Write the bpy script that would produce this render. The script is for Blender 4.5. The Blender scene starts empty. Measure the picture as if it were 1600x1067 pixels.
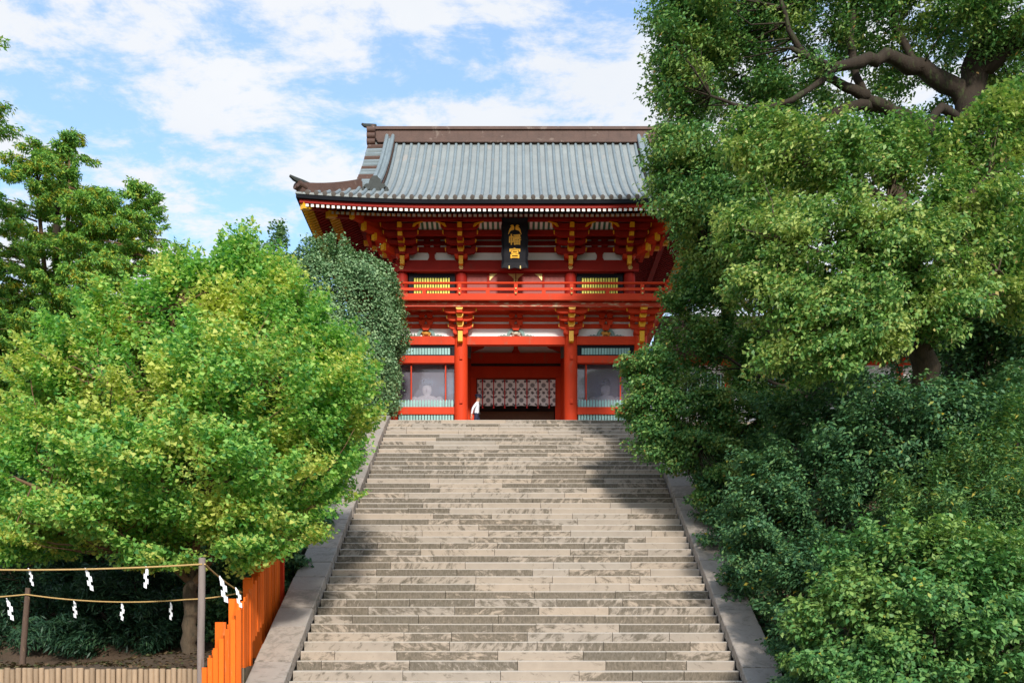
import bpy, math, random
import numpy as np
from mathutils import Vector, Matrix

random.seed(7)
RNG = np.random.default_rng(11)
SC = bpy.context.scene
COL = SC.collection
R = math.radians

# ---------------------------------------------------------------- camera
F_PX, CX, HY = 1500.0, 806.0, 1005.0          # focal length, axis and horizon of the photograph in pixels
cam_d = bpy.data.cameras.new('camera')
cam_d.sensor_width = 36.0
cam_d.lens = F_PX / 1600.0 * 36.0
cam_d.shift_x = -(CX - 800.0) / 1600.0
cam_d.shift_y = (HY - 533.5) / 1600.0          # level camera with a rising-front lens: verticals stay upright
cam_d.clip_end = 3000.0
cam = bpy.data.objects.new('camera', cam_d)
cam.rotation_euler = (R(90), 0, 0)
COL.objects.link(cam)
SC.camera = cam

# ---------------------------------------------------------------- sky and sun
SUN_EL, SUN_AZ = R(28), R(10)                  # sun behind the camera, to its right
world = bpy.data.worlds.new('World')
SC.world = world
world.use_nodes = True
wn, wl = world.node_tree.nodes, world.node_tree.links
wn.clear()


def node(nodes, kind, **kw):
    n = nodes.new(kind)
    for k, v in kw.items():
        setattr(n, k, v)
    return n


def mth(nodes, links, op, a, b=None, c=None, clamp=False):
    n = nodes.new('ShaderNodeMath'); n.operation = op; n.use_clamp = clamp
    for i, v in enumerate((a, b, c)):
        if v is None:
            continue
        if isinstance(v, (int, float)):
            n.inputs[i].default_value = v
        else:
            links.new(v, n.inputs[i])
    return n.outputs[0]


sky = node(wn, 'ShaderNodeTexSky', sky_type='NISHITA', sun_disc=False)
sky.sun_elevation = SUN_EL
sky.sun_rotation = R(180) - SUN_AZ
sky.air_density = 1.0; sky.dust_density = 0.6; sky.ozone_density = 2.2
tc = node(wn, 'ShaderNodeTexCoord')
sep = node(wn, 'ShaderNodeSeparateXYZ'); wl.new(tc.outputs['Generated'], sep.inputs[0])
zz = mth(wn, wl, 'ADD', mth(wn, wl, 'MAXIMUM', sep.outputs[2], 0.0), 0.16)
comb = node(wn, 'ShaderNodeCombineXYZ')
wl.new(mth(wn, wl, 'DIVIDE', sep.outputs[0], zz), comb.inputs[0])
wl.new(mth(wn, wl, 'DIVIDE', sep.outputs[1], zz), comb.inputs[1])


def wnoise(scale, detail, rough, off, stretch=(1, 1, 1), dist=0.0):
    mp = node(wn, 'ShaderNodeMapping'); mp.inputs['Location'].default_value = off; mp.inputs['Scale'].default_value = stretch
    wl.new(comb.outputs[0], mp.inputs[0])
    n = node(wn, 'ShaderNodeTexNoise', noise_dimensions='2D')
    n.inputs['Scale'].default_value = scale; n.inputs['Detail'].default_value = detail
    n.inputs['Roughness'].default_value = rough; n.inputs['Distortion'].default_value = dist
    wl.new(mp.outputs[0], n.inputs['Vector'])
    return n.outputs[0]


big = wnoise(2.1, 10, 0.62, (3.1, 1.7, 0), (1, 1.0, 1), 0.0)
small = wnoise(6.0, 8, 0.66, (0.4, 5.2, 0), (0.8, 1.2, 1), 0.15)
mixn = mth(wn, wl, 'ADD', mth(wn, wl, 'MULTIPLY', big, 0.48), mth(wn, wl, 'MULTIPLY', small, 0.52))
low = mth(wn, wl, 'MULTIPLY', mth(wn, wl, 'SUBTRACT', 0.60, sep.outputs[2]), 0.13)   # more cloud towards the horizon
mr = node(wn, 'ShaderNodeMapRange', interpolation_type='SMOOTHSTEP')
wl.new(mth(wn, wl, 'ADD', mixn, low), mr.inputs[0])
mr.inputs[1].default_value = 0.435; mr.inputs[2].default_value = 0.555
mr.inputs[3].default_value = 0.20; mr.inputs[4].default_value = 0.97
ccr = node(wn, 'ShaderNodeMix', data_type='RGBA')
wl.new(mr.outputs[0], ccr.inputs[0])
skyb = node(wn, 'ShaderNodeVectorMath', operation='MULTIPLY')
wl.new(sky.outputs[0], skyb.inputs[0]); skyb.inputs[1].default_value = (1.22, 1.52, 1.60)
wl.new(skyb.outputs[0], ccr.inputs[6])
shade = node(wn, 'ShaderNodeMix', data_type='RGBA')
wl.new(wnoise(2.0, 6, 0.6, (8, 2, 0)), shade.inputs[0])
shade.inputs[6].default_value = (4.1, 4.35, 4.7, 1); shade.inputs[7].default_value = (5.1, 5.1, 5.15, 1)
wl.new(shade.outputs[2], ccr.inputs[7])
bg = node(wn, 'ShaderNodeBackground'); bg.inputs[1].default_value = 0.115
wl.new(ccr.outputs[2], bg.inputs[0])
wo = node(wn, 'ShaderNodeOutputWorld'); wl.new(bg.outputs[0], wo.inputs[0])

sun_d = bpy.data.lights.new('sun', 'SUN')
sun_d.energy = 2.3; sun_d.angle = R(5.0); sun_d.color = (1.0, 0.95, 0.87)
sun = bpy.data.objects.new('sun', sun_d)
to_sun = Vector((math.sin(SUN_AZ) * math.cos(SUN_EL), -math.cos(SUN_AZ) * math.cos(SUN_EL), math.sin(SUN_EL)))
sun.rotation_euler = to_sun.to_track_quat('Z', 'Y').to_euler()
COL.objects.link(sun)
SC.view_settings.view_transform = 'Standard'
SC.view_settings.look = 'None'
SC.view_settings.exposure = 0.80
SC.view_settings.gamma = 1.0
SC.cycles.max_bounces = 6
SC.cycles.transparent_max_bounces = 8
SC.cycles.diffuse_bounces = 3

# ---------------------------------------------------------------- helpers


def P(px, py, d):
    """the point of the place seen at photo pixel (px, py), d metres in front of the camera"""
    return Vector(((px - CX) * d / F_PX, d, (HY - py) * d / F_PX))


def setp(o, label=None, cat=None, group=None, kind=None):
    if label: o['label'] = label
    if cat: o['category'] = cat
    if group: o['group'] = group
    if kind: o['kind'] = kind
    return o


def empty(name, loc=(0, 0, 0), label=None, cat=None, group=None, kind=None):
    o = bpy.data.objects.new(name, None)
    o.empty_display_size = 0.2
    o.location = loc
    COL.objects.link(o)
    return setp(o, label, cat, group, kind)


def link(name, mesh, parent=None, loc=None):
    o = bpy.data.objects.new(name, mesh)
    COL.objects.link(o)
    if parent is not None:
        o.parent = parent
        w = Vector((0, 0, 0)); p = parent
        while p is not None:
            w += p.location; p = p.parent
        o.location = (Vector(loc) if loc is not None else Vector((0, 0, 0))) - w
    elif loc is not None:
        o.location = loc
    return o


class MB:
    """collects faces in world coordinates, builds one mesh"""
    def __init__(s):
        s.v = []; s.f = []; s.m = []

    def add(s, verts, faces, mi=0):
        b = len(s.v)
        s.v.extend([tuple(v) for v in verts])
        for k, f in enumerate(faces):
            s.f.append([b + i for i in f]); s.m.append(mi if isinstance(mi, int) else mi[k])
        return s

    def box(s, x0, x1, y0, y1, z0, z1, mi=0, front=None, M=None):
        vs = [(x0, y0, z0), (x1, y0, z0), (x1, y1, z0), (x0, y1, z0), (x0, y0, z1), (x1, y0, z1), (x1, y1, z1), (x0, y1, z1)]
        if M is not None:
            vs = [M @ Vector(v) for v in vs]
        fs = [(0, 3, 2, 1), (4, 5, 6, 7), (0, 1, 5, 4), (1, 2, 6, 5), (2, 3, 7, 6), (3, 0, 4, 7)]
        mm = [mi] * 6
        if front is not None:
            mm[2] = front
        return s.add(vs, fs, mm)

    def prism(s, poly, y0, y1, mi=0, axis='y', M=None, side=None):
        """poly of (x,z) extruded along y  (axis 'x': poly of (y,z) extruded along x; axis 'z': (x,y))"""
        n = len(poly)
        def mk(p, t):
            v = {'y': (p[0], t, p[1]), 'x': (t, p[0], p[1]), 'z': (p[0], p[1], t)}[axis]
            return M @ Vector(v) if M is not None else v
        vs = [mk(p, y0) for p in poly] + [mk(p, y1) for p in poly]
        fs = [tuple(range(n)), tuple(range(2 * n - 1, n - 1, -1))] + [(i, n + i, n + (i + 1) % n, (i + 1) % n) for i in range(n)]
        mm = [mi, mi] + [mi if side is None else side] * n
        return s.add(vs, fs, mm)

    def tube(s, pts, rad, sides=8, mi=0, cap=True):
        pts = [Vector(p) for p in pts]
        n = len(pts)
        if isinstance(rad, (int, float)):
            rad = [rad] * n
        vs = []; up = None
        for i, p in enumerate(pts):
            t = (pts[min(i + 1, n - 1)] - pts[max(i - 1, 0)]).normalized()
            if up is None:
                up = Vector((0, 0, 1)) if abs(t.z) < 0.9 else Vector((1, 0, 0))
            a = t.cross(up).normalized(); up = a.cross(t).normalized()
            for k in range(sides):
                q = 2 * math.pi * k / sides
                vs.append(p + (a * math.cos(q) + up * math.sin(q)) * rad[i])
        fs = []
        for i in range(n - 1):
            for k in range(sides):
                k2 = (k + 1) % sides
                fs.append((i * sides + k, i * sides + k2, (i + 1) * sides + k2, (i + 1) * sides + k))
        if cap:
            fs.append(tuple(range(sides - 1, -1, -1))); fs.append(tuple((n - 1) * sides + k for k in range(sides)))
        return s.add(vs, fs, mi)

    def lathe(s, prof, c, sides=12, mi=0, sx=1.0, sy=1.0):
        """prof of (r, z) bottom to top about c"""
        vs = []; n = len(prof)
        for r, z in prof:
            for k in range(sides):
                q = 2 * math.pi * k / sides
                vs.append((c[0] + math.cos(q) * r * sx, c[1] + math.sin(q) * r * sy, c[2] + z))
        fs = []
        for i in range(n - 1):
            for k in range(sides):
                k2 = (k + 1) % sides
                fs.append((i * sides + k, i * sides + k2, (i + 1) * sides + k2, (i + 1) * sides + k))
        fs.append(tuple(range(sides - 1, -1, -1))); fs.append(tuple((n - 1) * sides + k for k in range(sides)))
        return s.add(vs, fs, mi)

    def mesh(s, name, mats, smooth=False, origin=None):
        me = bpy.data.meshes.new(name)
        vs = s.v
        if origin is not None:
            o = Vector(origin)
            vs = [tuple(Vector(v) - o) for v in vs]
        me.from_pydata(vs, [], s.f)
        if not isinstance(mats, (list, tuple)):
            mats = [mats]
        for m in mats:
            me.materials.append(m)
        me.polygons.foreach_set('material_index', s.m)
        if smooth:
            me.polygons.foreach_set('use_smooth', [True] * len(s.f))
            if smooth == 'auto':
                me.set_sharp_from_angle(angle=R(40))
        me.update()
        return me

    def build(s, name, mats, parent=None, smooth=False, **kw):
        c = np.array(s.v)
        org = Vector(((c[:, 0].min() + c[:, 0].max()) / 2, (c[:, 1].min() + c[:, 1].max()) / 2, c[:, 2].min()))
        o = link(name, s.mesh(name, mats, smooth, org), parent, org)
        return setp(o, **kw)


# ---------------------------------------------------------------- materials


def mat(name, col, rough=0.6, var=0.12, nscale=6.0, bump=0.0, bscale=30.0, col2=None, thr=None, metal=0.0, spec=0.4,
        objvar=0.0, stretch=(1, 1, 1), detail=6):
    """plain surface: base colour with noise mottling, optional worn second colour, fine relief"""
    m = bpy.data.materials.new(name); m.use_nodes = True
    n, l = m.node_tree.nodes, m.node_tree.links
    b = n['Principled BSDF']
    b.inputs['Roughness'].default_value = rough; b.inputs['Metallic'].default_value = metal
    b.inputs['Specular IOR Level'].default_value = spec
    t = n.new('ShaderNodeTexCoord'); g = n.new('ShaderNodeNewGeometry')
    mp = n.new('ShaderNodeMapping'); mp.inputs['Scale'].default_value = stretch
    l.new(g.outputs['Position'], mp.inputs[0])
    nz = n.new('ShaderNodeTexNoise'); nz.inputs['Scale'].default_value = nscale; nz.inputs['Detail'].default_value = detail
    nz.inputs['Roughness'].default_value = 0.6
    l.new(mp.outputs[0], nz.inputs['Vector'])
    c = Vector(col)
    mx = n.new('ShaderNodeMix'); mx.data_type = 'RGBA'
    l.new(nz.outputs[0], mx.inputs[0])
    mx.inputs[6].default_value = (*(c * (1 - var * 1.6)), 1); mx.inputs[7].default_value = (*[min(1, k) for k in c * (1 + var * 1.6)], 1)
    out = mx.outputs[2]
    if col2 is not None:
        nz2 = n.new('ShaderNodeTexNoise'); nz2.inputs['Scale'].default_value = nscale * 0.8; nz2.inputs['Detail'].default_value = 9
        nz2.inputs['Roughness'].default_value = 0.68
        mp2 = n.new('ShaderNodeMapping'); mp2.inputs['Location'].default_value = (7, 3, 5); mp2.inputs['Scale'].default_value = stretch
        l.new(g.outputs['Position'], mp2.inputs[0]); l.new(mp2.outputs[0], nz2.inputs['Vector'])
        r = n.new('ShaderNodeMapRange'); l.new(nz2.outputs[0], r.inputs[0])
        r.inputs[1].default_value = thr; r.inputs[2].default_value = thr + 0.06
        m2 = n.new('ShaderNodeMix'); m2.data_type = 'RGBA'
        l.new(r.outputs[0], m2.inputs[0]); l.new(out, m2.inputs[6]); m2.inputs[7].default_value = (*col2, 1)
        out = m2.outputs[2]
    if objvar:
        oi = n.new('ShaderNodeObjectInfo')
        r = n.new('ShaderNodeMapRange'); l.new(oi.outputs['Random'], r.inputs[0])
        r.inputs[3].default_value = 1 - objvar; r.inputs[4].default_value = 1 + objvar
        vm = n.new('ShaderNodeVectorMath'); vm.operation = 'SCALE'
        l.new(out, vm.inputs[0]); l.new(r.outputs[0], vm.inputs['Scale']); out = vm.outputs[0]
    l.new(out, b.inputs['Base Color'])
    if bump:
        nb = n.new('ShaderNodeTexNoise'); nb.inputs['Scale'].default_value = bscale; nb.inputs['Detail'].default_value = 5
        l.new(mp.outputs[0], nb.inputs['Vector'])
        bp = n.new('ShaderNodeBump'); bp.inputs['Strength'].default_value = bump; bp.inputs['Distance'].default_value = 0.02
        l.new(nb.outputs[0], bp.inputs['Height']); l.new(bp.outputs[0], b.inputs['Normal'])
    return m


def leaf_mat(name, cols, trans=0.35, rough=0.45, patch=None, pthr=0.56, spec=0.35, pscale=0.9):
    """leaves: colour differs from leaf to leaf, some shoots carry the young colour `patch`"""
    m = bpy.data.materials.new(name); m.use_nodes = True
    n, l = m.node_tree.nodes, m.node_tree.links
    n.clear()
    g = n.new('ShaderNodeNewGeometry')
    cr = n.new('ShaderNodeValToRGB')
    e = cr.color_ramp.elements
    for i, (p, c) in enumerate(cols):
        el = e[i] if i < 2 else e.new(p)
        el.position = p; el.color = (*[k * 1.15 for k in c], 1)
    l.new(g.outputs['Random Per Island'], cr.inputs[0])
    out = cr.outputs[0]
    if patch is not None:
        nz = n.new('ShaderNodeTexNoise'); nz.inputs['Scale'].default_value = pscale; nz.inputs['Detail'].default_value = 4
        l.new(g.outputs['Position'], nz.inputs['Vector'])
        ad = mth(n, l, 'ADD', nz.outputs[0], mth(n, l, 'MULTIPLY', mth(n, l, 'FRACT', mth(n, l, 'MULTIPLY', g.outputs['Random Per Island'], 37.7)), 0.22))
        r = n.new('ShaderNodeMapRange'); l.new(ad, r.inputs[0])
        r.inputs[1].default_value = pthr + 0.06; r.inputs[2].default_value = pthr + 0.16
        mx = n.new('ShaderNodeMix'); mx.data_type = 'RGBA'
        l.new(r.outputs[0], mx.inputs[0]); l.new(out, mx.inputs[6]); mx.inputs[7].default_value = (*patch, 1)
        out = mx.outputs[2]
    b = n.new('ShaderNodeBsdfPrincipled'); b.inputs['Roughness'].default_value = rough
    b.inputs['Specular IOR Level'].default_value = spec
    l.new(out, b.inputs['Base Color'])
    tr = n.new('ShaderNodeBsdfTranslucent')
    vm = n.new('ShaderNodeVectorMath'); vm.operation = 'MULTIPLY'; l.new(out, vm.inputs[0]); vm.inputs[1].default_value = (1.12, 1.25, 0.75)
    l.new(vm.outputs[0], tr.inputs[0])
    ms = n.new('ShaderNodeMixShader'); ms.inputs[0].default_value = trans
    l.new(b.outputs[0], ms.inputs[1]); l.new(tr.outputs[0], ms.inputs[2])
    o = n.new('ShaderNodeOutputMaterial'); l.new(ms.outputs[0], o.inputs[0])
    return m


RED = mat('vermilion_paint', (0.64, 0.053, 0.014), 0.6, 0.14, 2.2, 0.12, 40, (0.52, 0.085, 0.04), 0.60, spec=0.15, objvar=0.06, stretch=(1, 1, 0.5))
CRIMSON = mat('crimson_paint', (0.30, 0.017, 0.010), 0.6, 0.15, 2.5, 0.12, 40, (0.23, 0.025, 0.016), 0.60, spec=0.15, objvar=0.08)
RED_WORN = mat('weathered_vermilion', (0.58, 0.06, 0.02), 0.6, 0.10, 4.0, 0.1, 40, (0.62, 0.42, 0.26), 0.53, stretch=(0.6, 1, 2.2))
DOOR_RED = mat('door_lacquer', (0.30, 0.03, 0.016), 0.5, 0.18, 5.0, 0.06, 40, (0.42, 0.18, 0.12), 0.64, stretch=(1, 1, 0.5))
GOLD = mat('ochre_gold_paint', (0.95, 0.46, 0.015), 0.4, 0.08, 8.0)
LEAF_GOLD = mat('gilt_metal', (0.85, 0.60, 0.22), 0.35, 0.22, 28.0, 0.2, 60, metal=0.35)
WHITE = mat('white_plaster', (0.88, 0.86, 0.84), 0.8, 0.04, 2.0)
WHITE_END = mat('white_rafter_tip', (0.88, 0.85, 0.80), 0.7, 0.05, 9.0)
GREEN = mat('green_stripe_paint', (0.045, 0.16, 0.10), 0.6, 0.12, 9.0)
TEAL = mat('pale_teal_slats', (0.30, 0.50, 0.46), 0.6, 0.16, 7.0, objvar=0.12)
LIME = mat('yellow_green_slats', (0.80, 0.74, 0.12), 0.6, 0.2, 7.0, objvar=0.18)
BLACK = mat('black_lacquer', (0.010, 0.010, 0.014), 0.6, 0.2, 4.0, spec=0.15)
DARK = mat('dark_timber', (0.03, 0.024, 0.02), 0.6, 0.3, 3.0)
BROWN = mat('brown_timber', (0.13, 0.06, 0.03), 0.6, 0.2, 3.0)
COPPER = mat('patinated_copper', (0.27, 0.29, 0.28), 0.55, 0.2, 1.3, 0.15, 30, (0.33, 0.31, 0.28), 0.60, stretch=(1, 1, 0.45), objvar=0.05)
COPPER_RIB = mat('blue_copper_ribs', (0.215, 0.26, 0.275), 0.5, 0.2, 2.0, 0.1, 30, (0.32, 0.28, 0.24), 0.64, objvar=0.07)
COPPER_BROWN = mat('brown_copper', (0.105, 0.056, 0.040), 0.65, 0.3, 2.5, 0.1, 20, (0.20, 0.14, 0.11), 0.60)
COPPER_CAP = mat('dull_copper_caps', (0.15, 0.125, 0.11), 0.6, 0.2, 6.0)
COPPER_DARK = mat('dark_green_copper', (0.045, 0.05, 0.045), 0.7, 0.3, 6.0)
STEEL_EDGE = mat('eave_edge_black', (0.012, 0.013, 0.016), 0.8, 0.2, 3.0, spec=0.08)
BARK = mat('grey_brown_bark', (0.085, 0.060, 0.037), 0.9, 0.35, 5.0, 0.9, 16, (0.05, 0.04, 0.025), 0.56, stretch=(2.5, 2.5, 0.5))
BARK_DARK = mat('dark_mossy_bark', (0.036, 0.025, 0.016), 0.9, 0.35, 4.0, 0.9, 14, (0.05, 0.062, 0.022), 0.55, stretch=(2, 2, 0.6))
BARK_TAN = mat('tan_branch_bark', (0.17, 0.10, 0.05), 0.9, 0.3, 6.0, 0.6, 20, stretch=(2, 2, 0.6))
SOIL = mat('brown_soil', (0.105, 0.068, 0.042), 0.95, 0.3, 2.2, 0.8, 12, (0.05, 0.05, 0.025), 0.57)
LOGWOOD = mat('peeled_logs', (0.34, 0.235, 0.145), 0.8, 0.18, 8.0, 0.3, 30, (0.2, 0.12, 0.07), 0.62, objvar=0.16, stretch=(2, 2, 0.4))
POSTWOOD = mat('weathered_post_wood', (0.25, 0.20, 0.175), 0.85, 0.2, 6.0, 0.4, 24, (0.16, 0.11, 0.08), 0.6, stretch=(2, 2, 0.3))
POSTBARK = mat('barked_post_wood', (0.11, 0.07, 0.05), 0.9, 0.3, 7.0, 0.6, 24, (0.2, 0.13, 0.08), 0.6, stretch=(2, 2, 0.4))
ROPE = mat('straw_rope', (0.55, 0.36, 0.14), 0.9, 0.2, 40.0)
PAPER = mat('white_paper', (0.85, 0.85, 0.87), 0.8, 0.03, 4.0)
ORANGE = mat('orange_paint', (0.90, 0.15, 0.010), 0.65, 0.12, 3.0, 0.3, 26, (0.78, 0.20, 0.05), 0.60, spec=0.2, objvar=0.2, stretch=(3, 3, 0.35))
ROCK = mat('grey_rock', (0.20, 0.18, 0.16), 0.9, 0.3, 3.0, 0.9, 8, (0.10, 0.11, 0.06), 0.57)


def stone_mat(name, light, dark, thr, dirt=1.0, streak=True):
    """worn sandstone: each block has its own amount of dark growth, laid in feathery slanting streaks"""
    m = bpy.data.materials.new(name); m.use_nodes = True
    n, l = m.node_tree.nodes, m.node_tree.links
    b = n['Principled BSDF']; b.inputs['Roughness'].default_value = 0.85; b.inputs['Specular IOR Level'].default_value = 0.25
    g = n.new('ShaderNodeNewGeometry'); oi = n.new('ShaderNodeObjectInfo')
    off = n.new('ShaderNodeVectorMath'); off.operation = 'SCALE'
    off.inputs[0].default_value = (31, 17, 23); l.new(oi.outputs['Random'], off.inputs['Scale'])
    ad = n.new('ShaderNodeVectorMath'); ad.operation = 'ADD'; l.new(g.outputs['Position'], ad.inputs[0]); l.new(off.outputs[0], ad.inputs[1])
    def nz(scale, det, vec, st=(1, 1, 1), rot=(0, 0, 0), dist=0.0, rough=0.6):
        mp = n.new('ShaderNodeMapping'); mp.inputs['Scale'].default_value = st; mp.inputs['Rotation'].default_value = rot
        l.new(vec, mp.inputs[0])
        k = n.new('ShaderNodeTexNoise'); k.inputs['Scale'].default_value = scale; k.inputs['Detail'].default_value = det
        k.inputs['Distortion'].default_value = dist; k.inputs['Roughness'].default_value = rough
        l.new(mp.outputs[0], k.inputs['Vector'])
        return k.outputs[0]
    base = n.new('ShaderNodeMix'); base.data_type = 'RGBA'
    l.new(nz(3.0, 6, ad.outputs[0]), base.inputs[0])
    c = Vector(light)
    base.inputs[6].default_value = (*(c * 0.80), 1); base.inputs[7].default_value = (*(c * 1.18), 1)
    # warm or cool tint of each block
    tint = n.new('ShaderNodeValToRGB'); te = tint.color_ramp.elements
    te[0].color = (0.90, 0.89, 0.88, 1); te[1].color = (1.08, 1.00, 0.92, 1)
    l.new(mth(n, l, 'FRACT', mth(n, l, 'MULTIPLY', oi.outputs['Random'], 13.7)), tint.inputs[0])
    tm = n.new('ShaderNodeVectorMath'); tm.operation = 'MULTIPLY'; l.new(base.outputs[2], tm.inputs[0]); l.new(tint.outputs[0], tm.inputs[1])
    vr = n.new('ShaderNodeVectorRotate'); vr.rotation_type = 'Y_AXIS'
    l.new(mth(n, l, 'MULTIPLY', mth(n, l, 'SUBTRACT', mth(n, l, 'FRACT', mth(n, l, 'MULTIPLY', oi.outputs['Random'], 7.3)), 0.42), 2.2), vr.inputs['Angle'])
    l.new(ad.outputs[0], vr.inputs['Vector'])
    st = nz(6.5, 8, vr.outputs[0], (0.6, 1, 1.3), (0, 0, 0), 0.4, 0.68)
    broad = nz(0.28, 2, g.outputs['Position'])
    grow = mth(n, l, 'ADD', st, mth(n, l, 'MULTIPLY', mth(n, l, 'SUBTRACT', oi.outputs['Random'], 0.5), 0.36 * dirt))
    grow = mth(n, l, 'ADD', grow, mth(n, l, 'MULTIPLY', mth(n, l, 'SUBTRACT', broad, 0.5), 0.42))
    r = n.new('ShaderNodeMapRange'); l.new(grow, r.inputs[0]); r.inputs[1].default_value = thr; r.inputs[2].default_value = thr + 0.12
    fine = nz(15, 6, ad.outputs[0], (1.5, 1, 0.7), rough=0.7)
    amt = mth(n, l, 'MULTIPLY', r.outputs[0], mth(n, l, 'ADD', mth(n, l, 'MULTIPLY', fine, 1.3), 0.18), clamp=True)
    # treads and nosings are worn clean by feet
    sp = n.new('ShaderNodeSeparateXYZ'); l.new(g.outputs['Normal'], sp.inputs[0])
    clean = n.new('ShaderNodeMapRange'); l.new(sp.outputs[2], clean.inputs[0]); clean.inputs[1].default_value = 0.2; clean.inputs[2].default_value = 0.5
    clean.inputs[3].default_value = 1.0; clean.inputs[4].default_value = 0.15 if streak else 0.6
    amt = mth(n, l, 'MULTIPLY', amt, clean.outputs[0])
    dk = n.new('ShaderNodeMix'); dk.data_type = 'RGBA'; l.new(nz(5, 5, ad.outputs[0]), dk.inputs[0])
    d = Vector(dark)
    dk.inputs[6].default_value = (*(d * 0.75), 1); dk.inputs[7].default_value = (d.x * 1.35, d.y * 1.28, d.z * 1.15, 1)
    fin = n.new('ShaderNodeMix'); fin.data_type = 'RGBA'; l.new(amt, fin.inputs[0]); l.new(tm.outputs[0], fin.inputs[6]); l.new(dk.outputs[2], fin.inputs[7])
    out = fin.outputs[2]
    if streak:                                                   # nosing paled by foot wear, with its edge highlight put into the colour
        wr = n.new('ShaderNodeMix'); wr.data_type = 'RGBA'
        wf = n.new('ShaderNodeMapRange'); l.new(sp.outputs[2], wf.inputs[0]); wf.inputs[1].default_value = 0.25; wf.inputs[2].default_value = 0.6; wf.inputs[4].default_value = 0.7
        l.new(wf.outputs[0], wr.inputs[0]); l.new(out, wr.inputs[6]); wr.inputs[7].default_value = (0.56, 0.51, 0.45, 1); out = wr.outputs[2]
    l.new(out, b.inputs['Base Color'])
    bp = n.new('ShaderNodeBump'); bp.inputs['Strength'].default_value = 0.35; bp.inputs['Distance'].default_value = 0.02
    l.new(nz(22, 5, ad.outputs[0]), bp.inputs['Height']); l.new(bp.outputs[0], b.inputs['Normal'])
    return m


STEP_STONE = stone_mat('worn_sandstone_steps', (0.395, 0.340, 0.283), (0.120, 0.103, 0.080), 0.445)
COPING_STONE = stone_mat('grey_coping_stone', (0.37, 0.335, 0.305), (0.17, 0.155, 0.135), 0.52, 0.5, False)
PAVING_STONE = stone_mat('terrace_paving', (0.42, 0.36, 0.30), (0.2, 0.17, 0.13), 0.58, 0.5, False)

# ================================================================ the setting: terrain, terrace, stairs
ST_Y, ST_Z, TREAD, RISER, HALF = 35.7, 8.31, 0.36, 0.2066, 4.70
NSTEP = 48
SLOPE = RISER / TREAD


def stair_z(y):
    return ST_Z - (ST_Y - y) * SLOPE


def ground_z(x, y):
    if y < 15.9:
        return -1.62
    bump = 0.25 * math.sin(x * 0.9 + y * 0.5) * math.sin(y * 0.7 - x * 0.3)
    if y > 36.5:
        return 8.20
    if abs(x) < 5.55:
        return min(8.2, stair_z(y) - 0.75) if y > 18 else -1.62
    if x < 0:
        t = min(1, max(0, (y - 22.5) / 13.0))
        z = -0.48 + 8.68 * (t * 0.85 + 0.15 * t * t)
        z += 0.22 * math.exp(-((x + 7.4) ** 2 / 3.2 + (y - 21) ** 2 / 4.0))
        edge = min(1, max(0, (-5.55 - x) / 1.2))
        z = z * edge + (1 - edge) * max(-0.48, min(z, stair_z(y) - 0.5))
    else:
        t = min(1, max(0, (y - 15.95) / 20.4))
        z = -1.3 + 9.5 * t
        z = min(z, stair_z(y) - 0.35 + max(0, x - 6) * 0.5)
    return min(8.2, z + bump * 0.35)


xs = sorted(set([-400, -200, -100, -60, -40] + [round(-30 + i * 0.6, 3) for i in range(101)] + [40, 60, 100, 200, 400] + [-5.56, -5.54, 5.54, 5.56]))
ys = sorted(set([-300, -100, -30, 0, 10, 15, 15.86, 15.94] + [round(16.2 + i * 0.6, 3) for i in range(36)] + [40, 50, 70, 120, 250, 600, 1500]))
g = MB()
for y in ys:
    for x in xs:
        g.v.append((x, y, ground_z(x, y)))
nx = len(xs)
for j in range(len(ys) - 1):
    for i in range(nx - 1):
        a = j * nx + i
        g.f.append([a, a + 1, a + nx + 1, a + nx]); g.m.append(0)
link('ground', g.mesh('ground', SOIL, smooth=True))['kind'] = 'structure'

terrace = MB().box(-30, 30, 35.98, 60, 8.10, 8.305)
setp(link('terrace_pavement', terrace.mesh('terrace_pavement', PAVING_STONE)), kind='structure')

stairs = empty('stone_staircase', (0, ST_Y - TREAD * NSTEP, ST_Z - RISER * NSTEP),
               'broad worn sandstone staircase climbing to the red gate', 'staircase')
core = MB()
core.prism([(ST_Y - TREAD * NSTEP + 0.1, -1.7), (ST_Y + 0.3, -1.7), (ST_Y + 0.3, ST_Z - 0.26), (ST_Y - TREAD * NSTEP + 0.1, ST_Z - RISER * NSTEP - 0.22)],
           -HALF + 0.01, HALF - 0.01, axis='x')
core.build('stair_core', COPING_STONE, stairs)
rs = random.Random(5)
for i in range(NSTEP):
    yf = ST_Y - TREAD * i; zt = ST_Z - RISER * i
    x = -HALF + rs.uniform(-0.0, 0.0); first = True
    while x < HALF - 0.01:
        ln = rs.uniform(0.5, 2.4) if first else rs.choice([rs.uniform(1.5, 2.5), rs.uniform(1.9, 2.4), rs.uniform(0.9, 2.0)])
        first = False
        x1 = x + ln
        if HALF - x1 < 0.7:
            x1 = HALF
        dy, dz, b = rs.uniform(-0.006, 0.006), rs.uniform(-0.004, 0.003), rs.uniform(0.020, 0.034)
        y0, z1, z0 = yf + dy, zt + dz, zt - RISER - 0.03
        a0, a1 = x + 0.006, x1 - 0.006
        yb = yf + TREAD + 0.12
        # riser slightly hollow under a rounded nosing
        poly = [(y0 + 0.012, z0), (yb, z0), (yb, z1), (y0 + b * 1.1, z1), (y0 + b * 0.3, z1 - b * 0.3), (y0, z1 - b * 0.95), (y0, z1 - b * 1.5)]
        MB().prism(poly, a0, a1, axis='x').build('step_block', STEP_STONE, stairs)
        x = x1

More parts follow.
